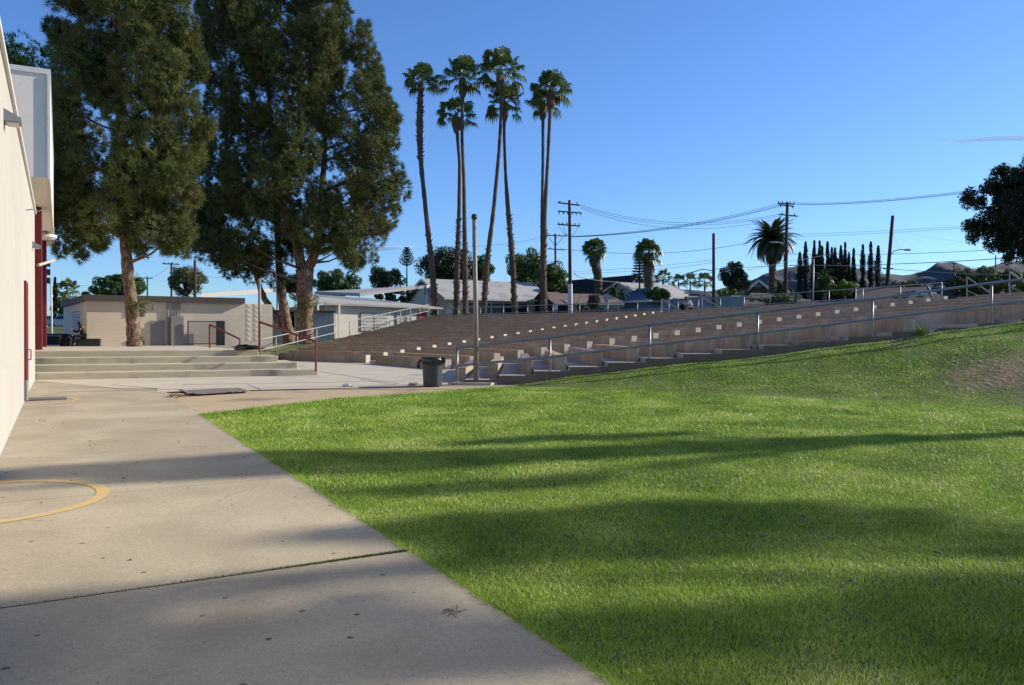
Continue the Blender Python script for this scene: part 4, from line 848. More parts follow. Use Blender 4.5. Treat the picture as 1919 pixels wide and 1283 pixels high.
    mb.smooth = True; mb.build('trunk', barkm or M['bark'], e); return e
def T3(px, py, Y, w_): p = at(px, py, Y); return (p.x, p.y, p.z, w_)
P1 = [(70, -90), (92, 20), (100, 60), (112, 110), (105, 170), (92, 230), (98, 300), (92, 400), (118, 472), (160, 486), (222, 452), (262, 470), (300, 488), (352, 470), (362, 432), (352, 395), (380, 345), (352, 308), (400, 222), (368, 165), (386, 95), (350, 25), (345, -90)]
Y1 = 40
pine('tall pine with one straight reddish trunk behind the concrete steps, leftmost of the big pines', 'pine_tree', Y1, P1, 170, (19, 38), [[T3(252, 652, Y1, .345), T3(249, 600, Y1, .30), T3(241, 520, Y1, .26), T3(233, 440, Y1, .24), T3(228, 330, Y1, .22), T3(226, 180, Y1, .18), T3(222, 0, Y1, .12), T3(220, -80, Y1, .05)], [T3(236, 445, Y1, .12), T3(200, 430, Y1 - .5, .09), T3(165, 425, Y1 - 1, .04)], [T3(229, 250, Y1, .1), T3(255, 215, Y1, .07), T3(285, 200, Y1 - .5, .04)]], 31, M['needle'], dense=125, nn=17, nw=.03, holes=((205, 210, 10), (200, 310, 9), (250, 95, 8), (240, 110, 6), (345, 200, 6)))
Y3 = 53
P3 = [(372, -90), (366, 20), (358, 60), (372, 130), (385, 200), (372, 260), (350, 330), (352, 400), (358, 450), (400, 500), (440, 528), (478, 520), (520, 492), (548, 470), (602, 472), (632, 470), (655, 500), (695, 488), (705, 436), (742, 440), (756, 398), (742, 352), (766, 346), (738, 290), (752, 212), (716, 150), (700, 75), (684, 48), (662, 80), (660, 120), (650, 0), (646, -90)]
pine('huge broad pine with a thick reddish trunk forking low, right of the leaning pine', 'pine_tree', Y3, P3, 330, (17, 34), [[T3(572, 650, Y3, .62), T3(571, 600, Y3, .50), T3(572, 545, Y3, .5), T3(572, 505, Y3, .55)], [T3(574, 515, Y3, .36), T3(592, 470, Y3, .28), T3(600, 400, Y3 - .3, .22), T3(610, 280, Y3, .15), T3(612, 100, Y3, .08)], [T3(570, 515, Y3, .36), T3(556, 455, Y3, .28), T3(530, 385, Y3 - .5, .22), T3(515, 340, Y3 - .8, .16), T3(508, 240, Y3, .14), T3(505, 0, Y3, .08)]], 33, M['needle'], dense=115, nn=16, nw=.033, holes=((498, 425, 20), (440, 415, 12), (520, 495, 14), (652, 180, 9)), branches=70)
Y2 = 54
P2 = [(352, 380), (350, 440), (372, 480), (420, 500), (450, 528), (490, 520), (525, 490), (545, 545), (520, 560), (500, 540), (560, 470), (560, 380), (470, 350), (400, 350)]
pine('smaller dark pine with a long low limb reaching left, beside the forked pine', 'pine_tree', Y2, P2, 60, (14, 24), [[T3(545, 654, Y2, .5), T3(538, 610, Y2, .36), T3(530, 560, Y2, .3), T3(524, 500, Y2, .24), T3(520, 420, Y2, .18), T3(516, 360, Y2, .1)], [T3(531, 612, Y2, .26), T3(512, 585, Y2, .22), T3(494, 555, Y2, .19), T3(480, 515, Y2, .15), T3(452, 470, Y2, .1), T3(425, 440, Y2, .06)], [T3(488, 540, Y2, .12), T3(478, 470, Y2, .08), T3(470, 420, Y2, .05)]], 35, M['needle_dk'], dense=55, nw=.036, branches=30, holes=((498, 428, 16), (440, 415, 14), (470, 452, 9)))
Y4 = 58
P4 = [(-60, 60), (20, 75), (60, 72), (110, 110), (150, 200), (170, 300), (160, 440), (130, 470), (95, 455), (60, 460), (-60, 460)]
pine('dark pine standing farther back behind the white canopy at the far left', 'pine_tree', Y4, P4, 150, (16, 30), [[T3(70, 645, Y4, .4), T3(68, 400, Y4, .25), T3(66, 120, Y4, .08)]], 37, M['needle_dk'], dense=60, nw=.05, branches=20)

def epi(lab, px, py, Y, n, seed):      # small needle tufts on trunks
    pass
r_ = np.random.default_rng(71); tc = []
for px, py, Y, q, k in ((252, 573, 39.6, 18, 34), (268, 570, 39.6, 12, 26), (262, 633, 39.6, 7, 8), (250, 530, 39.7, 14, 10), (580, 570, 52.3, 15, 46), (560, 580, 52.3, 17, 34), (592, 560, 52.3, 10, 18), (582, 600, 52.3, 8, 10)):
    p = at(px, py, Y); tc.append(np.array(p)[None] + r_.normal(0, q / F * Y * .6, (k, 3)))
tc = np.concatenate(tc); tri = needles(tc, unit(r_.normal(0, 1, tc.shape) + np.array([.3, -.3, .2])), 12, .26, .022, r_)
pn = [o for o in sc.objects if o.name.startswith('pine_tree')]
lft = tri[tri[:, 0, 0] < -14]; rgt = tri[tri[:, 0, 0] >= -14]
soup('trunk_tufts', lft, M['needle'], pn[0]); soup('trunk_tufts', rgt, M['needle'], pn[1])
def broad(lab, name, px, py, Y, wpx, hpx, m, seed, n=26, k=230, size=None, base=None, zg=3.2, trunk=.3, gap=.55, cat='tree', group=None, lobr=(.24, .4), flat=1.0, bm=None):
    r = np.random.default_rng(seed); c = at(px, py, Y); W_, H_ = wpx / F * Y / 2, hpx / F * Y / 2
    d = unit(r.normal(0, 1, (n, 3))); q = r.uniform(.25, 1, (n, 1)) ** .5; rad = r.uniform(*lobr, n) * min(W_, H_)
    cent = np.array(c)[None] + d * q * (np.array([W_, W_, H_])[None] - rad[:, None] * .9)
    s = size or max(.12, .0016 * Y)
    e = empty(name, (c.x, c.y, zg), lab, cat, group); soup('crown' if cat == 'tree' else 'foliage', leaves(cent, rad, k, s, r, gap, flat), m, e)
    mb = MB(); top = V(c.x, c.y, c.z)
    if trunk:
        mb.tube([V(c.x, c.y, zg - .2), V(c.x + .1, c.y, lerp(zg, c.z - H_ * .5, .6)), top], [trunk, trunk * .8, trunk * .3], 8)
        for t in range(min(n, 9)): p = Vector(cent[t]); s0 = V(c.x, c.y, max(zg + .3, c.z - H_ * .8)); mb.tube([s0, s0.lerp(p, .5) + V(0, 0, -.1), p], [trunk * .5, trunk * .3, trunk * .1], 5)
        mb.smooth = True; mb.build('trunk', bm or M['bark_grey'], e)
    return e
BT = 'broadleaf trees behind the buildings'
broad('round bright green tree between the pine trunks and the gabled building', 'broadleaf_tree', 632, 532, 120, 100, 66, M['leaf'], 41, 46, 260)
broad('airy dark tree with sky gaps just left of the cream gable', 'broadleaf_tree', 724, 523, 122, 88, 66, M['leaf_dk'], 42, 24, 230, gap=.3)
broad('dark leafy tree filling the gap between the two roofs left of the gable', 'broadleaf_tree', 742, 552, 108, 90, 30, M['leaf_dk'], 64, 20, 200, trunk=.2)
broad('large dark tree rising behind the ridge of the gabled building', 'broadleaf_tree', 840, 505, 126, 130, 96, M['leaf_dk'], 43, 60, 260)
broad('green tree behind the gabled building right of the tall light pole', 'broadleaf_tree', 902, 510, 128, 56, 72, M['leaf'], 44, 26, 230)
broad('tall green tree behind the two touching palms', 'broadleaf_tree', 985, 500, 120, 86, 84, M['leaf'], 45, 46, 260)
broad('spreading green tree left of the tall crossarm pole', 'broadleaf_tree', 1036, 520, 112, 74, 76, M['leaf'], 46, 40, 260)
broad('small dark tree in the gap beneath the spreading pines', 'broadleaf_tree', 560, 535, 110, 70, 60, M['leaf_dk'], 47, 26, 230)
broad('round green tree behind the left pine trunk and block building roof', 'broadleaf_tree', 222, 538, 96, 108, 56, M['leaf'], 48, 46, 240, zg=1.2)
broad('grey-green airy tree above the middle of the block building roof', 'broadleaf_tree', 350, 526, 100, 84, 70, mat and leafmat('olive_leaves', (.06, .075, .03), (.13, .14, .06)), 49, 34, 200, zg=1.2, gap=.3)
broad('dark leafy tree right of the lone brown post', 'broadleaf_tree', 1377, 523, 112, 68, 76, M['leaf_dk'], 50, 30, 230)
broad('bushy yellow-green shrub under the dark tree beside the brown post', 'shrub', 1372, 549, 100, 74, 22, M['leaf_lt'], 51, 20, 160, cat='shrub', trunk=.1)
broad('dense citrus-like shrub left of the container', 'shrub', 1235, 553, 96, 56, 40, M['leaf'], 52, 24, 220, cat='shrub', trunk=.15)
broad('bare reddish twiggy shrub in front of the brown-roofed house', 'shrub', 1113, 565, 94, 34, 32, M['leaf_br'], 53, 16, 180, cat='shrub', trunk=.12, gap=.1)
broad('small bright green bush left of the bare shrub', 'shrub', 1088, 578, 93, 18, 18, M['leaf_lt'], 54, 8, 140, cat='shrub', trunk=.06)
broad('bright yellow-green tree right of the tall cypress row', 'broadleaf_tree', 1582, 540, 98, 56, 34, M['leaf_lt'], 55, 26, 200, lobr=(.3, .45))
broad('dark bush in front of the cypresses beside the thin lamp post', 'shrub', 1545, 535, 104, 44, 40, M['leaf'], 56, 16, 200, cat='shrub', trunk=.1)
broad('grey-green round tree right of the leaning pole', 'broadleaf_tree', 1702, 537, 110, 60, 26, leafmat('sage_leaves', (.07, .1, .04), (.15, .19, .08)), 57, 26, 200)
broad('wide olive tree at the right beyond the terraces', 'broadleaf_tree', 1838, 528, 84, 148, 64, leafmat('olive_dark', (.03, .045, .015), (.1, .12, .03)), 58, 70, 300, size=.11, lobr=(.2, .36))
broad('bright green tree at the right edge behind the railing', 'broadleaf_tree', 1912, 530, 90, 50, 50, M['leaf_lt'], 59, 20, 200)
hb = at(1472, 560, 92); hd = empty('hedge', (hb.x, hb.y, 3.2), 'clipped square hedge with sunlit top in front of the dark-roofed house', 'hedge')
r_ = np.random.default_rng(60); n = 150; cen = np.stack([r_.uniform(at(1444, 560, 92).x, at(1500, 560, 92).x, n), r_.uniform(91, 94, n), r_.uniform(3.6, px_z(553, 92), n)], 1)
soup('foliage', leaves(cen, np.full(n, .38), 110, .09, r_, .4), M['leaf'], hd)
broad('dark trees beyond the street at the far left', 'broadleaf_tree', 138, 585, 105, 50, 56, M['leaf'], 61, 30, 220, zg=2.8)
broad('small round tree behind the street left of the block building', 'broadleaf_tree', 160, 560, 120, 36, 30, M['leaf_dk'], 62, 16, 200, zg=2.8)
broad('olive tree behind the parked cars at the far left', 'broadleaf_tree', 112, 580, 112, 34, 56, M['leaf'], 63, 20, 200, zg=2.8)
def cypress(px, ptop, pbot, Y, wpx, seed, lab, group=None, zg=3.2):
    r = np.random.default_rng(seed); t = at(px, ptop, Y); zt = t.z; zb_ = zg; W_ = wpx / F * Y / 2; n = int(60 + (zt - zb_) * 9)
    u = r.uniform(0, 1, n); prof = np.minimum(1, (1 - u) * 3.2) ** .8 * (.75 + .25 * np.sin(u * 9 + seed)) * np.minimum(1, .6 + u * 2); a = r.uniform(0, 6.28, n); q = r.uniform(.0, .75, n)
    cen = np.stack([t.x + np.cos(a) * q * W_ * prof, Y + np.sin(a) * q * W_ * prof, zb_ + u * (zt - zb_)], 1)
    e = empty('cypress_tree', (t.x, Y, zg), lab, 'tree', group); soup('crown', leaves(cen, .22 * W_ + prof * W_ * .35, 60, .14, r, .3, 2.2), M['cypress'], e)
    mb = MB(); mb.tube([V(t.x, Y, zg - .2), V(t.x, Y, zt - .6)], [.18, .03], 6); mb.build('trunk', M['bark_grey'], e)
CG = 'row of dark cypress trees in front of the hills'
for k, (px, pt, wd, Y) in enumerate([(1499, 475, 14, 150), (1510, 455, 13, 150), (1526, 453, 14, 152), (1536, 452, 13, 156), (1541, 462, 13, 148), (1551, 455, 14, 152), (1559, 465, 11, 150), (1565, 465, 11, 153), (1576, 462, 13, 150), (1584, 456, 14, 153), (1591, 474, 11, 149), (1600, 466, 13, 150), (1617, 460, 13, 150), (1632, 456, 14, 151), (1646, 463, 15, 150), (1530, 480, 16, 158), (1556, 485, 18, 158), (1570, 487, 18, 158), (1583, 487, 18, 158)]):
    cypress(px, pt, 560, Y, wd * 1.3, 100 + k, 'slender dark cypress in the row in front of the hills', CG)
cypress(104, 521, 600, 100, 10, 140, 'single dark cypress beyond the street at the far left', zg=2.8)
# --- palms
def fanleaf(c, d, pet, bl, r, nseg=16, droop=.55):
    d = d / np.linalg.norm(d); up = np.array([0, 0, 1.0]); s = np.cross(d, up); s = s / (np.linalg.norm(s) + 1e-6); nrm = np.cross(s, d); tr = []
    c0 = c; hub = c + d * pet + np.array([0, 0, -.08 * pet]); w_ = .03
    tr.append([c0 - s * w_, c0 + s * w_, hub])
    roll = r.uniform(-.5, .5); s = s * math.cos(roll) + nrm * math.sin(roll)
    prev = None
    for k in range(nseg):
        a = -2.0 + 4.0 * (k + .5) / nseg; q = math.cos(a) * d + math.sin(a) * s; L_ = bl * (1 - .18 * abs(a) / 2) * r.uniform(.9, 1.1); hw = 2.0 / nseg * .98
        ql = math.cos(a - hw) * d + math.sin(a - hw) * s; qr = math.cos(a + hw) * d + math.sin(a + hw) * s; lift = nrm * (.05 if k % 2 else -.02)
        m0 = hub + ql * L_ * .58 + np.array([0, 0, -.06]) * bl; m1 = hub + qr * L_ * .58 + np.array([0, 0, -.06]) * bl
        tr.append([hub, m0 + lift, m1 - lift]); tip = (m0 + m1) / 2 + q * L_ * .22 + np.array([0, 0, -1]) * L_ * droop * r.uniform(.6, 1.2); tr.append([m0 + lift, m1 - lift, tip])
    return tr
def trunkmesh(pts, e, m, boots=(), n=12, rough=.06, bm=None):
    mb = MB(); pp, rr = [], []
    for a in range(len(pts) - 1):
        st_ = max(4, int((Vector(pts[a + 1][:3]) - Vector(pts[a][:3])).length / .35))
        for s in range(st_): t = s / st_; pp.append(Vector(pts[a][:3]).lerp(Vector(pts[a + 1][:3]), t)); rr.append(lerp(pts[a][3], pts[a + 1][3], t) * random.uniform(.93, 1.07))
    pp.append(Vector(pts[-1][:3])); rr.append(pts[-1][3])
    # smooth the centreline
    for _ in range(6): pp = [pp[0]] + [(pp[i - 1] + pp[i] * 2 + pp[i + 1]) / 4 for i in range(1, len(pp) - 1)] + [pp[-1]]
    mb.tube(pp, rr, n, rough=rough); mb.smooth = False; mb.build('trunk', m, e)
    for z0, z1, dens in boots:
        bt = MB()
        for i in range(len(pp) - 1):
            if z0 <= pp[i].z <= z1:
                for k in range(dens):
                    a = random.uniform(0, 6.28); o = V(math.cos(a), math.sin(a), 0); p = pp[i].lerp(pp[i + 1], random.random()) + o * rr[i] * .85; s = V(-o.y, o.x, 0) * .12
                    q = p + o * random.uniform(.12, .34) + V(0, 0, random.uniform(.05, .32)); bt.add([p - s, p + s, q, p + V(0, 0, -.15)], [(0, 1, 2), (0, 2, 3), (1, 3, 2)])
        if bt.v: bt.build('old_leaf_bases', bm or M['palmboot'], e)
def fanpalm(lab, Y, path, crown_px, boots, seed, nl=34, pet=1.15, bl=1.25, skirt=False, group=None, zg=3.2, head=True):
    r = np.random.default_rng(seed); top = Vector(path[-1][:3]); e = empty('fan_palm', tuple(path[0][:3]), lab, 'palm', group)
    trunkmesh(path, e, M['palmbark'], boots)
    c = np.array(top); tr = []
    for k in range(nl):
        el = lerp(-.55, 1.5, (k / nl) ** .8) + r.normal(0, .1); a = k * 2.4 + r.normal(0, .25); d = np.array([math.cos(a) * math.cos(el), math.sin(a) * math.cos(el), math.sin(el)])
        tr += fanleaf(c + np.array([0, 0, .1]), d, 1.4 * pet * r.uniform(.75, 1.2), 1.12 * bl * r.uniform(.85, 1.1), r, droop=.3 if el > .3 else .5)
    soup('crown', np.array(tr, np.float32), M['palmleaf'], e)
    if head:
        mb = MB(); mb.ell(top + V(0, 0, -.75), (.42, .42, 1.05), 12, 9, jit=.14); mb.build('crown_base', M['palmboot'], e)
    if skirt:
        n = 700; a = r.uniform(0, 6.28, n); u = r.uniform(0, 1, n); hh = skirt; q = .9 * (1 - u * .35); p = np.stack([top.x + np.cos(a) * q * .6, top.y + np.sin(a) * q * .6, top.z - u * hh], 1)
        d = np.stack([np.cos(a) * .35, np.sin(a) * .35, -np.ones(n)], 1); s = np.stack([-np.sin(a), np.cos(a), np.zeros(n)], 1) * .12; L_ = r.uniform(.7, 1.4, (n, 1)); t = np.stack([p - s, p + s, p + d * L_], 1).astype(np.float32); soup('dead_frond_skirt', t, M['skirt'], e)
    return e
PG = 'tall fan palms in a row at the top of the terraces'
YP = 82
def pth(l): return [T3(a, b, YP + c, w_) for a, b, c, w_ in l]
def zz(y): return px_z(y, YP)
fanpalm('leftmost tall fan palm, thick shaggy upper trunk curving down to the right', YP, pth([(817, 605, 0, .33), (812, 520, 0, .3), (799, 400, 0, .22), (788, 290, 0, .24), (787, 235, 0, .34), (788, 190, 0, .28), (791, 155, 0, .22)]), 0, [(zz(600), zz(440), 6), (zz(310), zz(165), 7)], 201, 28, .8, 1.15, group=PG, head=False)
fanpalm('shortest tall fan palm, second from the left, crown lower than its neighbours', YP, pth([(856, 605, 1, .3), (857, 500, 1, .28), (861, 400, 1, .2), (862, 300, 1, .16), (858, 265, 1, .16), (856, 218, 1, .2)]), 0, [(zz(600), zz(410), 6)], 202, 26, .95, 1.1, group=PG)
fanpalm('tall fan palm with a straight slim trunk, third from the left', YP, pth([(873, 605, -1, .31), (872, 480, -1, .25), (870, 340, -1, .17), (866, 250, -1, .16), (868, 150, -1, .18)]), 0, [(zz(600), zz(450), 4)], 203, 33, group=PG)
fanpalm('tallest fan palm, trunk leaning up to the right and crossing its neighbour', YP, pth([(906, 605, -2, .3), (912, 500, -2, .27), (926, 390, -2, .19), (937, 270, -2, .17), (940, 200, -2, .16), (938, 138, -2, .2)]), 0, [(zz(570), zz(470), 6)], 204, 34, group=PG)
fanpalm('fan palm with a lower crown hidden partly by the tallest palm, trunk leaning left', YP, pth([(966, 605, 2, .3), (962, 500, 2, .28), (953, 400, 2, .24), (948, 330, 2, .16), (945, 250, 2, .15), (946, 196, 2, .2)]), 0, [(zz(600), zz(395), 6)], 205, 30, .95, 1.1, group=PG)
fanpalm('rearmost right fan palm with slim straight trunk and slightly lower crown', YP, pth([(1017, 605, 3, .22), (1016, 400, 3, .16), (1018, 300, 3, .15), (1018, 195, 3, .18)]), 0, [], 206, 23, .85, 1.05, group=PG)
fanpalm('rightmost tall fan palm with a bushy crown above a dark knob', YP, pth([(1019, 605, 0, .36), (1019, 480, 0, .3), (1021, 400, 0, .22), (1027, 300, 0, .16), (1033, 172, 0, .2)]), 0, [(zz(600), zz(425), 6)], 207, 37, 1.0, 1.15, group=PG)
fanpalm('stubby fan palm with a thick grey trunk right of the crossarm pole', 118, [T3(1122, 560, 118, .55), T3(1122, 520, 118, .6), T3(1116, 495, 118, .65), T3(1115, 470, 118, .5)], 0, [(0, 99, 5)], 208, 40, .8, 1.1, head=False, skirt=1.2)
fanpalm('fan palm with a full skirt of dead fronds beside the star pine', 112, [T3(1216, 560, 112, .4), T3(1216, 475, 112, .35)], 0, [], 209, 46, .9, 1.2, head=False, skirt=4.0)
for k, (px, py, Y, q) in enumerate([(1243, 522, 160, .9), (1272, 528, 260, 1.25), (1294, 526, 260, 1.25), (1321, 526, 240, 1.3)]):
    fanpalm(['small bushy palm above the left end of the grey roof', 'tiny distant palm, left of the three above the grey roof', 'tiny distant palm, middle of the three above the grey roof', 'tiny distant palm, right of the three above the grey roof'][k], Y, [T3(px, 560, Y, .25), T3(px, py, Y, .22)], 0, [], 220 + k, 20, q, q * 1.2, head=False, group='distant palms above the grey roof')
fanpalm('slim distant palm above the cars at the far left', 115, [T3(126, 600, 115, .22), T3(126, 545, 115, .2)], 0, [], 230, 22, .8, 1.1, head=False, zg=2.8)
# feather palms
def feather(lab, px, py, Y, R_, nf, trunkw, seed, zg=3.2, m=None, pbase=None):
    r = np.random.default_rng(seed); top = at(px, py, Y); e = empty('date_palm', (top.x, Y, zg), lab, 'palm')
    trunkmesh([(top.x, Y, zg, trunkw), (top.x, Y, top.z, trunkw * .95)], e, M['palmbark'], [(zg, top.z, 4)], rough=.08); tr = []
    for k in range(nf):
        el = lerp(-.7, 1.45, k / nf) + r.normal(0, .08); a = k * 2.4 + r.normal(0, .2); h = np.array([math.cos(a), math.sin(a), 0]); p = np.array(top); L_ = R_ * r.uniform(.9, 1.1); st_ = 14; cur = el; s = np.array([-h[1], h[0], 0])
        for j in range(st_):
            d = h * math.cos(cur) + np.array([0, 0, 1]) * math.sin(cur); q = p + d * L_ / st_; ll = R_ * .17 * math.sin(math.pi * min(1, (j + 1.2) / st_ * .85 + .12))
            tr.append([p - s * .09, p + s * .09, q])
            for sg in (-1, 1):
                for f_ in (0, .5): b = p + (q - p) * f_; tr.append([b - d * .13, b + d * .13, b + s * sg * ll * .8 + d * ll * .6 + np.array([0, 0, -.25 * ll])])
            p = q; cur -= 1.75 / st_ * (1.1 - .3 * el)
    soup('crown', np.array(tr, np.float32), m or M['dateleaf'], e); return e
e = feather('large date palm with arching feather fronds beside the tall wooden pole', 1448, 449, 112, 4.3, 92, .5, 301)
e = feather('young feather palm beneath the date palm', 1462, 540, 106, 1.9, 22, .15, 302, m=M['leaf'])
feather('small feather palm in front of the pale blue gable, left one', 1150, 545, 104, 1.5, 20, .13, 303, m=M['leaf'])
feather('small feather palm in front of the pale blue gable, right one', 1165, 551, 103, 1.3, 18, .13, 304, m=M['leaf'])
feather('feather palm in front of the cypress row', 1546, 520, 108, 2.0, 22, .15, 305, m=M['leaf'])
def starpine(lab, px, ptop, Y, hw, tiers, seed, zg=3.2, upcurve=.25, zbot=None):
    r = np.random.default_rng(seed); t = at(px, ptop, Y); zb_ = px_z(zbot, Y); e = empty('star_pine', (t.x, Y, zg), lab, 'tree'); mb = MB(); mb.tube([V(t.x, Y, zg), t], [.25, .04], 8); mb.build('trunk', M['bark_grey'], e); tr = []
    for k in range(tiers):
        u = k / (tiers - 1); z = lerp(t.z, zb_, u); L_ = hw / F * Y * (.18 + .82 * u ** .8)
        for b in range(9):
            a = b * .698 + k * .35; h = np.array([math.cos(a), math.sin(a), 0]); s = np.array([-h[1], h[0], 0]); N_ = 10; p = np.array([t.x, Y, z])
            for j in range(N_):
                q = p + h * L_ / N_ + np.array([0, 0, (upcurve * (j / N_) * .25) * L_ / 3]); w_ = .13 * Y / 110
                for _ in range(4): x = p + (q - p) * r.uniform(0, 1); tr.append([x - h * .05 - s * w_ * .3, x + h * .08 + s * w_ * .3, x + np.array([r.normal(0, .1), r.normal(0, .1), r.uniform(-.12, .2)]) * 1.3 + s * r.normal(0, w_)])
                p = q
    soup('crown', np.array(tr, np.float32), M['leaf_dk'], e)
starpine('star pine with even flat tiers beside the skirted palm', 1199, 462, 116, 17, 13, 401, zbot=525)
starpine('small star pine above the dark tree left of the leftmost tall palm', 763, 466, 130, 16, 7, 402, upcurve=1.6, zbot=497)
# near dark tree at the right edge, standing beyond the rim
rt_ = random.Random(5); c0 = at(1925, 395, 58); r_ = np.random.default_rng(80); PR = [(1919, 288), (1870, 312), (1848, 340), (1842, 362), (1846, 392), (1838, 408), (1850, 424), (1846, 446), (1866, 462), (1870, 482), (1886, 492), (1905, 478), (1925, 490), (2010, 500), (2040, 400), (2010, 300), (1960, 282)]
cen, rad = [], []
while len(cen) < 300:
    x, y = rt_.uniform(1832, 2040), rt_.uniform(282, 500); q = rt_.uniform(11, 20)
    if all(inpoly(x + a * q * .85, y + b * q * .85, PR) for a, b in ((1, 0), (-1, 0), (0, 1), (0, -1))) and not any((x - a) ** 2 + (y - b) ** 2 < (h + q * .7) ** 2 for a, b, h in ((1888, 335, 3), (1882, 375, 3), (1878, 448, 4))): Y = 58 + rt_.uniform(-3.4, 3.4); p = at(x, y, 58); cen.append((p.x, Y, p.z)); rad.append(q / F * 58)
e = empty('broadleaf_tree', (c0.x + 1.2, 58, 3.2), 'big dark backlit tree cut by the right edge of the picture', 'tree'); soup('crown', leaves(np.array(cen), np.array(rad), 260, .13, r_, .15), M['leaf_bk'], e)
mb = MB(); tx = c0.x + 1.6; mb.tube([V(tx, 58, 3), V(tx, 58, 7), V(tx, 58, 10)], [.4, .32, .15], 10)
for k in range(14): p = Vector(cen[k * 9]); mb.tube([V(tx, 58, 7.2), V(tx, 58, 8).lerp(p, .5), p], [.14, .09, .03], 6)
mb.build('trunk', M['bark_grey'], e)
# ------------------------------------------------------------------ trees standing to the right of the picture; their shade falls on the lawn
def shade_tree(lab, base, lobes, seed, m):
    r = np.random.default_rng(seed); e = empty('broadleaf_tree', (base[0], base[1], base[2]), lab, 'tree')
    T_ = []
    for x, y, z, rh, rv, n in lobes:
        c = np.array([[x, y, z]]) + unit(r.normal(0, 1, (14, 3))) * r.uniform(.2, .85, (14, 1)) * np.array([rh, rh, rv]); T_.append(leaves(c, np.full(14, rh * .42), n, .16, r, .2))
    soup('crown', np.concatenate(T_), m, e)
    mb = MB(); top = V(base[0], base[1], max(l[2] for l in lobes)); mb.tube([V(*base) - V(0, 0, .5), V(*base).lerp(top, .5), top], [.3, .2, .08], 10)
    for x, y, z, rh, rv, n in lobes: p = V(x, y, z); s = V(base[0], base[1], z - 2.5); mb.tube([s, s.lerp(p, .5), p], [.12, .08, .03], 6)
    mb.smooth = True; mb.build('trunk', M['bark_grey'], e)
def gl(gx, gy, h, rh, rv, n=160):       # lobe of height h whose shade lands on the lawn at (gx, gy)
    c = 1 / math.tan(SUN_EL); return (gx + h * c * math.cos(SUN_AZ), gy + h * c * math.sin(SUN_AZ), h + zp(gy), rh, rv, n)
SA = []
for gx, gy, rh, rv in ((4.6, 11.45, .14, .5), (3.4, 11.1, .2, .5), (2.2, 10.75, .32, .5), (.9, 10.2, .42, .6), (-.6, 9.7, .6, .6), (-1.8, 9.6, .85, .6), (-3.0, 9.3, .9, .65), (-4.2, 8.95, .55, .6), (-5.4, 8.6, .4, .6), (1.4, 11.5, .28, .5), (.2, 11.3, .28, .5), (.2, 8.2, .35, .4), (-.6, 8.0, .28, .35)): SA.append(gl(gx, gy, 14.2 - gx * .47, rh, rv, 230))
shade_tree('slim tall tree outside the right edge whose shadow crosses the lawn as a band', (28.9, 18.6, lawn_z(28.9, 18.6)), SA, 501, M['leaf_dk'])
SB = [gl(*a) for a in ((-.2, 6.35, 14.2, .6, .7, 210), (.9, 6.6, 13.8, .75, .8, 210), (2.0, 6.8, 13.4, .45, .6, 150), (1.2, 6.0, 13.7, .42, .7, 170), (3.3, 4.9, 12.8, .42, .7, 230), (2.3, 4.65, 13.2, .38, .6, 230), (1.3, 4.45, 13.6, .32, .55, 230), (.5, 4.3, 14, .25, .45, 200), (-1.2, 5.2, 14.6, .22, .5, 170), (-2.2, 4.0, 15.5, .35, .8, 260), (-3.4, 3.95, 16, .4, .8, 260), (-1.1, 3.75, 15, .28, .6, 220), (-2.8, 3.2, 15.8, .45, .9, 260), (-.3, 2.6, 14.8, .4, .8, 150), (1.6, 3.3, 13.8, .3, .6, 180), (-3.2, 4.45, 16, .3, .9, 280), (-2.1, 4.4, 15.6, .3, .9, 280), (-1.1, 4.3, 15, .3, .8, 280), (-.1, 4.1, 14.5, .22, .7, 220), (-1.9, 3.4, 15.4, .45, .9, 280), (-3.6, 3.3, 16, .5, .9, 260), (3.0, 4.6, 13, .35, .8, 260), (1.9, 4.3, 13.4, .3, .8, 260), (2.6, 4.2, 13, .25, .7, 220), (1.6, 6.3, 13.6, .4, .7, 230), (.3, 5.8, 14.1, .3, .6, 200), (2.7, 6.6, 13.2, .3, .6, 170))]
shade_tree('broad tall tree outside the right edge whose shadow dapples the foreground', (31.2, 13.2, lawn_z(31.2, 13.2)), SB, 502, M['leaf_dk'])
# ------------------------------------------------------------------ poles
def polething(lab, base, top, r0, r1, m, name='utility_pole', cat='pole', group=None):
    e = empty(name, tuple(base), lab, cat, group); mb = MB(); mb.tube([Vector(base) - V(0, 0, .3), Vector(base).lerp(Vector(top), .5), Vector(top)], [r0, (r0 + r1) / 2, r1], 12); mb.smooth = True; mb.build('shaft', m, e); return e
def arm(e, px0, py0, px1, py1, Y, pins=6, drop=False, m=None):
    a, b = at(px0, py0, Y), at(px1, py1, Y); mb = MB(); mb.slab(a + V(0, -.15, 0), b + V(0, .25, 0), .12, .14); c = mb.build('crossarm', m or M['wood'], e)
    for k in range(pins):
        t = (k + .3) / (pins - .4) if pins > 1 else .5; p = a.lerp(b, min(t, 1)) + V(0, 0, -.12 if drop else .14); mb = MB(); mb.lathe([(.03, -.18), (.09, -.1), (.05, -.02), (.1, .06), (.04, .14)], p, 8); mb.build('insulator', M['wiregrey'], c)
g = M['wood']
base = atx(893.5, 22.0, .45); base.x = (893 - CX) / F * 22.0
lp = empty('light_pole', (base.x, 22.0, .40), 'tall slender weathered metal pole on a concrete pad beside the trash can', 'pole')
mb = MB(); mb.tube([V(base.x, 22.0, .3), V(base.x - .02, 22.0, 2.6), V(base.x - .05, 22.0, px_z(412, 22))], [.075, .063, .055], 16); mb.smooth = True; mb.build('shaft', M['pole'], lp)
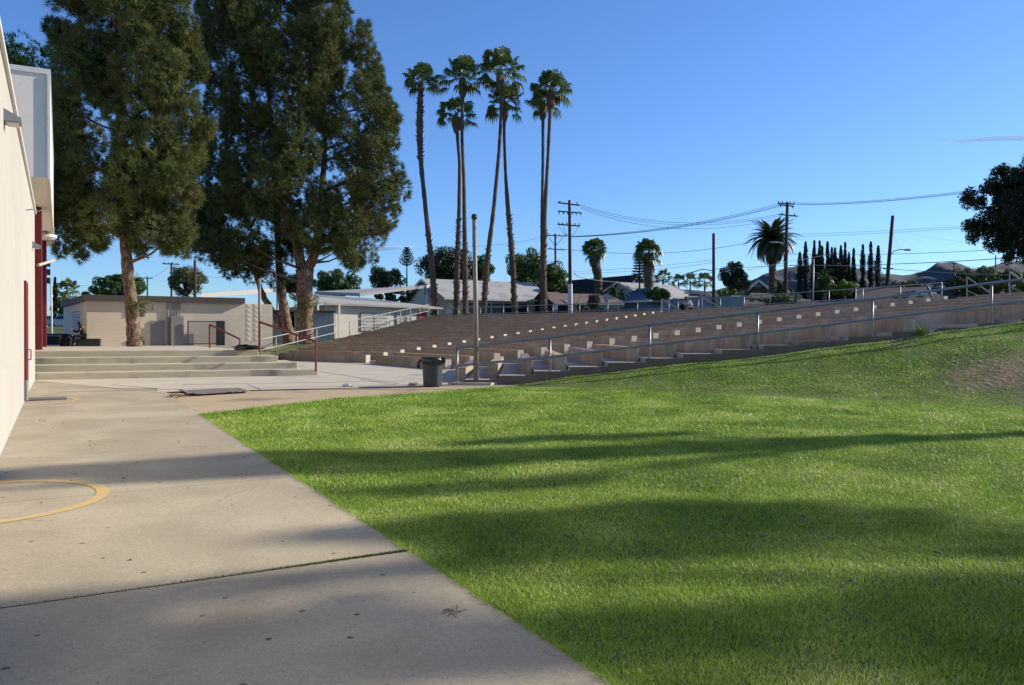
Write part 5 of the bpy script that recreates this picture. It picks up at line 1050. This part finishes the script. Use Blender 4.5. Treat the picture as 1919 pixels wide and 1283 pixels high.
mb = MB(); mb.lathe([(.075, 0), (.08, .05), (.075, .13), (.05, .14)], (base.x - .05, 22.0, px_z(411, 22)), 14); mb.build('cap', M['dark'], lp)
for z in (430, 447, 462): mb = MB(); mb.lathe([(.0585, 0), (.0585, .07)], (base.x - .047, 22.0, px_z(z, 22)), 14); mb.build('tape_band', M['tape'], lp)
mb = MB(); mb.prism([(base.x - .75, 21.75), (base.x + .35, 21.55), (base.x + .62, 22.05), (base.x + .1, 22.3), (base.x - .55, 22.25)], .2, .41); tag(mb.build('concrete_pad', M['step'], bevel=.02), 'low pale concrete pad around the foot of the tall metal pole', 'pad')
e = polething('shorter bare metal pole with blue tape at the top by the red handrail', atx(487, 29.8, 1.16), at(487, 522, 29.8), .055, .05, M['pole'], 'light_pole')
mb = MB(); mb.lathe([(.054, 0), (.054, .12)], at(487, 537, 29.8), 12); mb.build('tape_band', M['tape'], e)
pa = polething('tall wooden utility pole with three crossarms left of the stubby palm', atx(1069.5, 95, 3.2), at(1067.5, 375, 95), .24, .16, M['wood'])
arm(pa, 1045, 380, 1087, 384, 95, 3); arm(pa, 1046, 396, 1091, 398.5, 95, 6, True); arm(pa, 1045, 420.5, 1088, 423, 95, 6)
mb = MB(); mb.tube([V(at(1069, 0, 95).x + .02, 94.9, 3.2), V(at(1069, 0, 95).x, 94.9, px_z(532, 95))], .27, 12); mb.build('white_sleeve', M['white'], pa)
for x0, x1, y0 in ((1048, 1066, 424), (1056, 1066, 424), (1084, 1070, 424)): mb = MB(); mb.tube([at(x0, y0, 95), at((x0 + x1) / 2, y0 + 14, 94.8), at(x1, y0 + 18, 95)], .025, 5); mb.build('jumper_cable', M['wire'], pa)
pb = polething('shorter utility pole with two crossarms and V braces behind the rightmost palm', atx(1042, 130, 3.2), at(1041, 438, 130), .2, .15, M['wood'])
arm(pb, 1026, 441, 1063, 442, 130, 4); arm(pb, 1026, 466, 1060, 468, 130, 2); mb = MB(); mb.slab(at(1028, 443, 130), at(1041, 461, 130), .07, .07); mb.slab(at(1056, 443, 130), at(1042, 461, 130), .07, .07); mb.build('brace', M['wood'], pb)
pc = polething('tall brown utility pole with double crossarm in front of the date palm', atx(1470.5, 100, 3.2), at(1475.5, 379, 100), .26, .17, M['wood'])
arm(pc, 1457, 381, 1490, 382, 100, 5); arm(pc, 1459, 384, 1489, 386, 100, 3, True); arm(pc, 1459, 402, 1496, 404.5, 100, 2); arm(pc, 1467, 470.5, 1480, 471.5, 100, 2)
mb = MB(); mb.tube([at(1472, 463, 100), at(1464, 455, 99.5), at(1449, 453, 99)], .06, 6); a_ = mb.build('lamp_arm', M['metal_light'], pc); mb = MB(); mb.ell(at(1449, 454, 99), (.5, .2, .12)); mb.build('lamp_head', M['metal_light'], a_)
pd_ = polething('dark utility pole leaning right with a street light on a curved arm', at(1659, 572, 80), at(1673, 404, 80), .2, .15, M['wood'])
mb = MB(); mb.tube([at(1669, 478, 80), at(1676, 470, 79.6), at(1686, 467.5, 79.3), at(1700, 467.5, 79)], .045, 6); a_ = mb.build('lamp_arm', M['metal_light'], pd_); mb = MB(); mb.ell(at(1701, 468, 79), (.42, .18, .1)); mb.build('lamp_head', M['metal_light'], a_)
mb = MB(); mb.slab(at(1655, 503, 80), at(1674, 503, 80), .1, .12); mb.build('crossarm', M['wood'], pd_)
polething('lone bare brown post without crossarms above the container', atx(1338, 76, 3.2), at(1337.5, 437, 76), .15, .13, M['wood'])
polething('thin grey lamp pole in front of the dark roof beside the hedge', atx(1523, 90, 3.2), at(1525, 485, 90), .09, .07, M['metal'])
e = polething('distant utility pole above the block building roof', atx(322, 120, 1.2), at(322, 492, 120), .17, .12, M['wood']); arm(e, 306, 494, 336, 495, 120, 4)
polething('plain brown pole rising behind the block building roof', atx(366, 90, 1.2), at(366, 488, 90), .16, .14, M['wood'])
e = polething('small far utility pole between the two trees behind the block building', atx(277, 150, 1.2), at(277, 518, 150), .17, .12, M['wood']); arm(e, 262, 521, 286, 521, 150, 3)
polething('white flag pole beyond the maroon columns at the far left', atx(98, 62, 1.1), at(97, 530, 62), .07, .06, M['white'], 'flag_pole')
e = polething('far small utility pole in front of the hills', atx(1787, 160, 3.2), at(1788, 491, 160), .16, .12, M['wood']); arm(e, 1783, 493, 1794, 494, 160, 2)
polething('thin far dark pole above the olive tree', atx(1865, 120, 3.2), at(1866, 478, 120), .1, .08, M['wood'])
e = empty('sign_post', atx(1042, 88, 3.2), 'small white sign on a thin post behind the rim railing', 'sign'); mb = MB(); mb.tube([atx(1042, 88, 3.2), at(1042, 545, 88)], .03, 6); mb.build('post', M['metal'], e); mb = MB(); mb.box(at(1042, 574, 87.95), (.42, .03, .75)); mb.build('panel', M['white'], e)
e = empty('street_sign', at(1392, 556, 95), 'little green street sign above the sunlit end of the container', 'sign'); mb = MB(); mb.tube([atx(1390, 95, 3.2), at(1390, 549, 95)], .04, 6); mb.build('post', M['metal'], e); mb = MB(); mb.box(at(1390, 549.5, 94.9), (.6, .05, .3)); mb.box(at(1390, 553, 94.9), (.9, .05, .16)); mb.build('panel', M['green_sign'], e)
# wires
WI = [0]
def wire(lab, pts, r=.02, m=None, group='overhead wires'):
    P = [at(*p) for p in pts]; n = 14; out = []
    if len(P) == 3:      # quadratic through three points
        for k in range(n + 1):
            t = k / n; a = (t - .5) * (t - 1) / .5; b = t * (1 - t) * 4; c = t * (t - .5) / .5; out.append(P[0] * a + P[1] * b + P[2] * c)
    else: out = P
    mb = MB(); mb.tube(out, r, 5); tag(mb.build('overhead_wire', m or M['wire']), lab, 'wire', group)
AC = 'overhead wire sagging between the three-crossarm pole and the tall brown utility pole'
for y0, ym, y1 in ((384, 417, 401), (387, 421, 404), (390, 428, 409)): wire(AC, [(1088, y0, 95), (1270, ym, 97), (1461, y1, 100)])
for y0, ym, y1 in ((443, 425, 382), (443.5, 427, 385), (444, 428.5, 387)): wire('overhead wire climbing from low on the three-crossarm pole to the tall brown pole', [(1069, y0, 95), (1270, ym - 2, 97), (1459, y1, 100)], .024, group='climbing overhead wires')
wire('low overhead wire passing behind the stubby palm', [(1060, 467, 130), (1240, 474, 125), (1420, 451, 118)], .03)
wire('faint overhead wire ending at the lone brown post, upper', [(1075, 509, 120), (1210, 500, 100), (1338, 486, 76)], .016)
wire('faint overhead wire ending at the lone brown post, lower', [(1075, 513, 120), (1210, 506, 100), (1338, 491, 76)], .016)
wire('thick black cable bending down over the pale blue gable', [(1340, 508, 76), (1318, 504, 80), (1290, 512, 84), (1255, 523, 90), (1222, 528, 98)], .045)
wire('cable leaving the lone brown post to the left', [(1338, 510, 76), (1290, 516, 84), (1225, 521, 98)], .025)
wire('dark cable bundle behind the green tree left of the stubby palm', [(1076, 510, 95), (1100, 522, 97), (1165, 529, 104)], .04)
for k, (y0, ym, y1) in enumerate(((380, 379.5, 352), (382, 381.5, 354), (383, 382.5, 356.5))): wire('upper overhead wire from the tall brown pole to the right edge', [(1490, y0, 100), (1640, ym - 4, 88), (1919, y1 - 8, 68)], .02, M['wiregrey'], group='upper right overhead wires')
wire('overhead wire above the leaning pole, upper of two', [(1480, 439, 100), (1665, 432, 81), (1919, 417, 66)], .014, M['wiregrey']); wire('overhead wire above the leaning pole, lower of two', [(1480, 443, 100), (1665, 436, 81), (1919, 419, 66)], .014, M['wiregrey'])
wire('thin dark cable crossing in front of the cypress tops', [(1480, 475.5, 100), (1665, 476, 81), (1919, 464, 66)], .022)
wire('thick black cable crossing below the cypress tops', [(1480, 497, 100), (1662, 495, 80), (1919, 481, 62)], .032)
wire('pale cable sagging low across the hills', [(1340, 504, 76), (1520, 497, 78), (1658, 502, 80)], .022, M['wiregrey']); wire('pale cable running right from the leaning pole in front of the hills', [(1659, 503, 80), (1780, 511, 70), (1930, 516, 60)], .026, M['metal_light'])
wire('pale cable high across the far right hill', [(1784, 497, 150), (1850, 502, 110), (1930, 503, 70)], .03, M['metal_light'])
wire('cable climbing across the thin lamp pole', [(1400, 506, 90), (1480, 490, 98), (1560, 476, 110)], .022)
for x1, y1 in ((1845, 456), (1782, 488), (1690, 470)): wire('thin service wire fanning down from the leaning pole', [(1671, 430, 80), ((1671 + x1) / 2, (430 + y1) / 2 + 4, 82), (x1, y1, 84)], .01, M['wiregrey'], group='thin service wires')
wire('cable from the far left across the sky behind the block building', [(100, 530, 120), (190, 534, 120), (262, 522, 150)], .02, M['wiregrey']); wire('cable between the two poles above the block building', [(277, 524, 150), (300, 512, 130), (322, 496, 120)], .02, M['wiregrey'])
wire('cable running right behind the pines from the distant pole', [(322, 496, 120), (420, 520, 125), (600, 505, 130)], .02, M['wiregrey'])
wire('cable behind the tall palms', [(880, 462, 130), (960, 455, 130), (1026, 441, 130)], .02, M['wiregrey'])
# birds? small pale floats on the sky line are left out; they are specks
# ------------------------------------------------------------------ trash can
tc_ = V((811 - CX) / F * 21.0, 21.0, .364); tb = empty('trash_can', tuple(tc_), 'round dark grey plastic trash can with a black bag liner beside the tall pole', 'trash can')
def wob(t, z): return .02 * (1 if math.cos(t * 14) > .3 and -1.0 < ((t + math.pi) % (2 * math.pi)) - math.pi < .7 and z < .6 else 0)
mb = MB(); mb.lathe([(.215, 0), (.235, .02), (.238, .1), (.25, .4), (.262, .6), (.27, .62), (.285, .64), (.288, .70), (.27, .71), (.255, .70), (.25, .3)], tc_, 72, wob=wob); mb.build('body', M['can'], tb, smooth=False)
mb = MB(); 
def wob2(t, z): return .03 * math.sin(t * 7) + .03 * math.sin(t * 3 + 1)
mb.lathe([(.262, .5), (.30, .58), (.297, .66), (.295, .72), (.27, .735), (.2, .70), (.1, .66)], tc_, 48, wob=lambda t, z: wob2(t, z) * (1 if z < .6 else .25)); mb.smooth = True; mb.v = [(x, y, (z if z > tc_.z + .56 else z + .06 + .03 * math.sin(math.atan2(y - tc_.y, x - tc_.x) * 5))) for x, y, z in mb.v]; mb.build('bag_liner', M['bag'], tb)
mb = MB(); mb.tube([tc_ + V(-.29, -.05, .68), tc_ + V(-.34, -.07, .6), tc_ + V(-.36, -.08, .5), tc_ + V(-.33, -.08, .44)], [.02, .035, .05, .015], 8, rough=.2); mb.build('bag_tie', M['bag'], tb); mb = MB(); mb.ell(tc_ + V(.27, -.12, .66), (.09, .07, .08), 10, 7, jit=.3); mb.build('bag_tie', M['bag'], tb)
# litter
def crumple(lab, p, s, m, seed, name='litter', cat='litter'):
    random.seed(seed); mb = MB(); mb.ell((0, 0, 0), s, 10, 7, jit=.38); mb.v = [(p[0] + x, p[1] + y, p[2] + max(z, -s[2] * .9) + s[2] * .8) for x, y, z in mb.v]; tag(mb.build(name, m), lab, cat)
def gp(px, py, z): Y = (EYE - z) * F / (py - CYH); return V((px - CX) / F * Y, Y, z)
crumple('crumpled white paper lying on the sandy strip left of the trash can', gp(652, 724.5, .365), (.14, .1, .045), M['litter'], 1)
crumple('torn brown and white wrapper on the ground just left of the trash can', gp(776, 722, .365), (.13, .08, .04), M['litter_br'], 2)
crumple('flattened silver can on the dirt right of the concrete pad', gp(947, 716, .34), (.11, .06, .03), M['litter'], 3)
crumple('dead brown leaf lump beside the worn rubber mat', gp(332, 741, .345), (.16, .14, .03), M['litter_br'], 4)
crumple('dark crushed bag lying on the platform between the two red handrails', gp(457, 655, 1.17), (.42, .3, .1), M['bag'], 5)
# worn mat on the dirt
q = [gp(333, 732.5, .36), gp(447, 726.8, .366), gp(469, 732.5, .366), gp(352, 739, .355)]; random.seed(6); mb = MB(); nx_, ny_ = 16, 6; pv = []
for j in range(ny_ + 1):
    for i in range(nx_ + 1):
        p = q[0].lerp(q[1], i / nx_).lerp(q[3].lerp(q[2], i / nx_), j / ny_); e_ = (i < 2) * .03 + random.uniform(0, .006); pv.append(p + V(random.uniform(-.02, .02), random.uniform(-.04, .04), e_ + .006))
nn_ = len(pv); mb.v = [tuple(p) for p in pv] + [(p.x, p.y, p.z - .015) for p in pv]
for j in range(ny_):
    for i in range(nx_): a = j * (nx_ + 1) + i; mb.f.append((a, a + nx_ + 1, a + nx_ + 2, a + 1)); mb.m.append(0)
ring = [i for i in range(nx_ + 1)] + [j * (nx_ + 1) + nx_ for j in range(1, ny_ + 1)] + [ny_ * (nx_ + 1) + i for i in range(nx_ - 1, -1, -1)] + [j * (nx_ + 1) for j in range(ny_ - 1, 0, -1)]
for k in range(len(ring)): a, b = ring[k], ring[(k + 1) % len(ring)]; mb.f.append((a, b, b + nn_, a + nn_)); mb.m.append(0)
tag(mb.build('rubber_mat', M['rubber']), 'worn brown-grey rubber mat with torn left end lying on the sandy strip', 'mat')
# weed by the bench and dry twig
p = gp(1728, 622, 1.66); p = V((1727 - CX) / F * 21.8, 21.8, px_z(626, 21.8)); r_ = np.random.default_rng(90); e = empty('weed', tuple(p), 'small spiky weed growing against the benches at the grass crest', 'plant')
n = 34; soup('foliage', needles(np.array(p)[None] + r_.normal(0, .05, (n, 3)) * [1, 1, .1], np.tile([0, 0, 1.0], (n, 1)), 2, .32, .03, r_, .6), M['leaf_lt'], e); mb = MB(); mb.tube([p, p + V(.3, 0, .1), p + V(.55, .02, .22)], .014, 5); mb.build('stem', M['litter'], e)
p = gp(845, 1140, .07); p = V((845 - CX) / F * 4.55, 4.55, .085); mb = MB(); random.seed(12)
for k in range(9): a = random.uniform(0, 6.28); q_ = p + V(random.uniform(-.05, .05), random.uniform(-.08, .08), 0); mb.tube([q_, q_ + V(math.cos(a) * .03, math.sin(a) * .05, .008), q_ + V(math.cos(a) * .05, math.sin(a) * .09, .002)], .0018, 5)
tag(mb.build('twig', M['wire']), 'small dark dry twig lying on the near slab of the path', 'twig')
random.seed(15)
for k in range(22):
    s_, d_ = random.uniform(-8.6, 4), random.uniform(.3, 2.7); p = wp(s_, d_); z = zp(p.y) + .003; a = random.uniform(0, 3.1); L_ = random.uniform(.012, .03); u = V(math.cos(a), math.sin(a), 0) * L_; v = V(-u.y, u.x, 0) * .4
    P = V(p.x, p.y, z); mb = MB(); mb.add([P - u, P - v, P + u, P + v, P - u * .3 + V(0, 0, .008), P + u * .4 + V(0, 0, .006)], [(0, 1, 4), (1, 5, 4), (1, 2, 5), (2, 3, 5), (3, 4, 5), (3, 0, 4), (0, 3, 2, 1)])
    tag(mb.build('dead_leaf', M['fascia']), 'tiny dark dead leaf lying on the concrete path', 'leaf', 'dead leaves scattered on the path')
for k in range(26):
    y = random.uniform(5, 16); x = random.uniform(-.2 * y, .58 * y)
    if x < W0.x + WN.x * EW + (y - (W0.y + WN.y * EW)) * (WD.x / WD.y) + .3: continue
    a = random.uniform(0, 3.1); L_ = random.uniform(.02, .045); u = V(math.cos(a), math.sin(a), .15) * L_; v = V(-u.y, u.x, 0) * .45; P = V(x, y, lawn_z(x, y) + .022)
    mb = MB(); mb.add([P - u, P - v, P + u, P + v, P - u * .3 + V(0, 0, .01), P + u * .4 + V(0, 0, .008)], [(0, 1, 4), (1, 5, 4), (1, 2, 5), (2, 3, 5), (3, 4, 5), (3, 0, 4), (0, 3, 2, 1)])
    tag(mb.build('dead_leaf', M['fascia']), 'small curled brown leaf lying on the lawn', 'leaf', 'dead leaves scattered on the lawn')
# ------------------------------------------------------------------ people
def skinned(name, joints, edges, m, parent, sub=1, root=0):
    me = bpy.data.meshes.new(name); inv = Matrix.Translation(parent_loc(parent)).inverted()
    me.from_pydata([tuple(inv @ Vector(j[:3])) for j in joints], edges, []); o = bpy.data.objects.new(name, me); COL.objects.link(o); me.materials.append(m)
    s = o.modifiers.new('skin', 'SKIN'); sv_ = me.skin_vertices[0].data if me.skin_vertices else None
    if sv_ is None:
        bm_ = __import__('bmesh').new(); bm_.from_mesh(me); bm_.verts.layers.skin.verify(); bm_.to_mesh(me); bm_.free(); sv_ = me.skin_vertices[0].data
    for i, j in enumerate(joints): r = j[3]; sv_[i].radius = (r, r * (j[4] if len(j) > 4 else 1)); sv_[i].use_root = (i == root)
    u = o.modifiers.new('sub', 'SUBSURF'); u.levels = sub; u.render_levels = sub
    bpy.context.view_layer.update(); dg = bpy.context.evaluated_depsgraph_get(); nm = bpy.data.meshes.new_from_object(o.evaluated_get(dg)); o.modifiers.clear(); o.data = nm
    if not nm.materials: nm.materials.append(m)
    nm.polygons.foreach_set('use_smooth', [True] * len(nm.polygons)); o.parent = parent; return o
def hand(js, es, wi, w_, d, up):      # palm and five curled fingers from wrist index wi
    d = d.normalized(); s = d.cross(up).normalized(); pi_ = len(js); p = w_ + d * .05; js.append((*p, .026)); es.append((wi, pi_))
    for k, L_ in enumerate((.06, .075, .08, .072)):
        o = (k - 1.5) * .019; b = p + d * .045 + s * o; m_ = b + d * L_ * .5 - up * .01; t = m_ + d * L_ * .35 - up * .03; n = len(js); js += [(*b, .009), (*m_, .008), (*t, .007)]; es += [(pi_, n), (n, n + 1), (n + 1, n + 2)]
    b = p + s * .035; t = b + d * .04 + s * .02 - up * .01; n = len(js); js += [(*b, .01), (*t, .008)]; es += [(pi_, n), (n, n + 1)]
def person_sit(lab, base, face, skin, top, legs, hair, lean=.45, name='person'):
    # base: point on the seat below the pelvis; face: unit heading
    f = Vector(face).normalized(); s = V(-f.y, f.x, 0); u = V(0, 0, 1); B = Vector(base); e = empty(name, tuple(B), lab, 'person')
    pel = B + u * .1; ch = pel + f * lean * .5 + u * .33; nk = pel + f * lean * .85 + u * .47; hd = nk + f * .1 + u * .09; ht = hd + f * .03 + u * .1
    J = [(*pel, .13), (*(pel.lerp(ch, .5)), .125), (*ch, .145), (*nk, .06), (*hd, .085, 1.1), (*ht, .08)]; E = [(0, 1), (1, 2), (2, 3), (3, 4), (4, 5)]; JL, EL = [(*pel, .15)], []
    JT, ET = [(*pel, .15), (*(pel.lerp(ch, .5)), .15), (*ch, .17), (*nk, .085)], [(0, 1), (1, 2), (2, 3)]
    for sg in (-1, 1):
        sh = ch + s * .18 * sg + u * .09 + f * .05; el = sh + f * .17 - u * .22 + s * .06 * sg; wr = el + f * .2 + u * .1 - s * .11 * sg; n = len(J)
        J += [(*sh, .055), (*el, .042), (*wr, .027)]; E += [(2, n), (n, n + 1), (n + 1, n + 2)]; hand(J, E, n + 2, wr, f + u * .6, V(0, 0, 1))
        n = len(JT); JT += [(*sh, .075), (*el, .06), (*wr, .045)]; ET += [(2, n), (n, n + 1), (n + 1, n + 2)]
        hp_ = pel + s * .09 * sg; kn = hp_ + f * .42 + u * .02 + s * .05 * sg; an = kn + f * -.02 - u * .42; to = an + f * .17 - u * .05; n = len(J)
        J += [(*hp_, .085), (*kn, .06), (*an, .04), (*to, .035)]; E += [(0, n), (n, n + 1), (n + 1, n + 2), (n + 2, n + 3)]
        n = len(JL); JL += [(*hp_, .105), (*kn, .078), (*(an + u * .05), .06)]; EL += [(0, n), (n, n + 1), (n + 1, n + 2)]
        mb = MB(); mb.ell(an + f * .07 - u * .05, (.13, .07, .05), 10, 6); mb.smooth = True; mb.build('shoe', M['dark'], e)
    skinned('body', J, E, skin, e); skinned('jacket', JT, ET, top, e); skinned('trousers', JL, EL, legs, e)
    mb = MB(); mb.ell(hd + u * .075 - f * .025, (.105, .105, .105), 12, 8, jit=.05); mb.ell(hd - f * .06 + u * .0, (.09, .09, .15), 10, 7, jit=.06); mb.smooth = True; mb.build('hair', hair, e)
    fc = hd + f * .1 + u * .02; mb = MB()
    for sg in (-1, 1): mb.ell(fc + s * .03 * sg + u * .01, (.012, .012, .009), 6, 4)
    mb.build('eyes', M['dark'], e); mb = MB(); mb.ell(fc + f * .012 - u * .015, (.015, .013, .022), 6, 4); mb.build('nose', skin, e); mb = MB(); mb.ell(fc - u * .05, (.012, .022, .006), 6, 4); mb.build('mouth', M['rail_red'], e)
    return e
Yp = 55.6; sp = V((1297 - CX) / F * Yp, Yp, flz(24) + BH)
person_sit('person in a pale jacket and khaki trousers hunched forward on the top bench', tuple(sp), (-.95, -.3, 0), M['skin'], M['shirt'], M['pants'], M['hair'], .42)
e = empty('backpack', tuple(sp + V(-.75, -.2, -.35)), 'small dark bag leaning beside the seated person on the top terrace', 'bag'); mb = MB(); mb.ell(sp + V(-.62, .1, .12), (.2, .16, .2), 12, 8, jit=.08); mb.smooth = True; mb.build('body', M['blackcloth'], e); mb = MB(); mb.tube([sp + V(-.7, 0, .2), sp + V(-.68, 0, .38), sp + V(-.55, 0, .36)], .018, 6); mb.build('strap', M['blackcloth'], e)
b2 = V((157 - CX) / F * 41.5, 41.5, 1.55)
mb = MB(); mb.box((b2.x - .1, b2.y + .25, 1.35), (1.5, .5, .38), R(20)); tag(mb.build('low_bench', M['dark'], bevel=.03), 'dark low bench in the shade of the block building corner', 'bench')
person_sit('person in dark clothes sitting in the shade by the left corner of the block building', tuple(b2), (-.9, -.45, 0), M['skin'], M['blackcloth'], M['blackcloth'], M['hair'], .12)
crumple('big round dark bag beside the person sitting in the shade', (b2.x - .75, b2.y - .35, 1.17), (.42, .35, .3), M['blackcloth'], 8, 'duffel_bag', 'bag')
# ------------------------------------------------------------------ cars
def car(lab, p, rz, m, L_=4.7, W_=1.85, H_=1.7, name='parked_car'):
    e = empty(name, p, lab, 'car'); ca, sa = math.cos(rz), math.sin(rz)
    def T(x, y, z): return V(p[0] + x * ca - y * sa, p[1] + x * sa + y * ca, p[2] + z)
    prof = [(-.5, .28), (-.5, .58), (-.47, .62), (-.28, .66), (-.16, .98), (.08, 1.0), (.34, .97), (.46, .66), (.5, .6), (.5, .28), (.42, .2), (-.42, .2)]
    mb = MB(); n = len(prof)
    for sg in (-1, 1):
        for x, z in prof: ins = .12 if z > .9 else (0.0 if z < .63 else .03); mb.v.append(tuple(T(x * L_, sg * (W_ / 2 - ins), z * H_)))
    mb.f += [tuple(range(n)), tuple(range(2 * n - 1, n - 1, -1))] + [(i, n + i, n + (i + 1) % n, (i + 1) % n) for i in range(n)]; mb.m += [0] * (n + 2); mb.build('body', m, e, bevel=.04)
    for sg in (-1, 1):
        for wn, x0, x1, x2, x3 in (('window', -.25, -.02, -.02, -.15), ('window', 0, .2, .2, 0), ('window', .22, .41, .34, .22)):
            y0, y1 = sg * (W_ / 2 - .02), sg * (W_ / 2 - .1); mb = MB(); q = [T(x0 * L_, y0, .68 * H_), T(x1 * L_, y0, .68 * H_), T(x2 * L_, y1, .93 * H_), T(x3 * L_, y1, .93 * H_)]; q2 = [v + (T(0, sg * .02, 0) - T(0, 0, 0)) for v in q]
            mb.add(q + q2, [(0, 1, 2, 3), (7, 6, 5, 4), (0, 4, 5, 1), (1, 5, 6, 2), (2, 6, 7, 3), (3, 7, 4, 0)]); mb.build(wn, M['glass'], e)
        for x in (-.32, .32):
            mb = MB(); a, b = T(x * L_, sg * (W_ / 2 - .2), .34), T(x * L_, sg * (W_ / 2 + .02), .34); mb.tube([a, b], .34, 20); wl_ = mb.build('wheel', M['tyre'], e); mb = MB(); mb.tube([b, T(x * L_, sg * (W_ / 2 + .035), .34)], .2, 14); mb.build('rim', M['metal_light'], wl_)
    for y in (-.65, .65): mb = MB(); mb.ell(T(-.495 * L_, y, .52 * H_), (.1, .16, .09), 8, 6); mb.build('headlight', M['lampglass'], e); mb = MB(); mb.ell(T(.495 * L_, y, .55 * H_), (.08, .12, .13), 8, 6); mb.build('tail_light', M['red'], e)
    return e
car('silver utility vehicle parked on the street between the columns and the block building', (at(120, 612, 98).x + .6, 98, px_z(616, 98)), R(8), M['silver'], 4.9)
car('white car parked behind the silver vehicle at the far left', (at(98, 612, 104).x, 104, px_z(613, 104)), R(8), M['whitecar'], 4.5, H_=1.45)
car('dark car parked behind the bare shrub beyond the rim railing', (at(1110, 590, 92).x, 90, 3.2), R(-4), M['glass'], 4.6, H_=1.45)
e = empty('satellite_dish', tuple(at(1138, 558, 98)), 'grey satellite dish on the brown shingle roof', 'satellite dish'); mb = MB(); c = at(1138, 558, 97.5)
for k in range(16): a0, a1 = k * .3927, (k + 1) * .3927; mb.add([c + V(-.05, -.05, 0), c + V(.42 * math.cos(a0), .1, .52 * math.sin(a0)), c + V(.42 * math.cos(a1), .1, .52 * math.sin(a1))], [(0, 1, 2)])
mb.build('reflector', M['palewall'], e); mb = MB(); mb.tube([c, c + V(.3, .1, -.6)], .04, 6); mb.build('mast', M['metal'], e)
# contrail
m, nt, p_ = newmat('cloud'); N, L = nt.nodes, nt.links; tr = N.new('ShaderNodeBsdfTransparent'); df = N.new('ShaderNodeBsdfDiffuse'); df.inputs[0].default_value = (.72, .85, 1, 1); tl = N.new('ShaderNodeBsdfTranslucent'); tl.inputs[0].default_value = (.72, .85, 1, 1); mx = N.new('ShaderNodeMixShader'); m2 = N.new('ShaderNodeMixShader'); lw = N.new('ShaderNodeLayerWeight'); lw.inputs[0].default_value = .3
mt = N.new('ShaderNodeMath'); mt.operation = 'MULTIPLY_ADD'; mt.inputs[1].default_value = -.6; mt.inputs[2].default_value = .6; L.new(lw.outputs['Facing'], mt.inputs[0]); L.new(df.outputs[0], m2.inputs[1]); L.new(tl.outputs[0], m2.inputs[2]); m2.inputs[0].default_value = .5
L.new(mt.outputs[0], mx.inputs[0]); L.new(tr.outputs[0], mx.inputs[1]); L.new(m2.outputs[0], mx.inputs[2]); L.new(mx.outputs[0], N['Material Output'].inputs[0])
mb = MB(); mb.tube([at(1755, 268, 6000), at(1800, 265, 6000), at(1850, 261, 6000), at(1900, 259, 6000), at(1990, 257, 6000)], [1, 7, 14, 17, 20], 16); mb.smooth = True; tag(mb.build('cloud', m), kind='structure')
mb = MB(); mb.tube([at(640, 470, 8000), at(700, 467, 8000), at(780, 461, 8000)], [4, 28, 4], 16); mb.smooth = True; tag(mb.build('cloud', m), kind='structure')
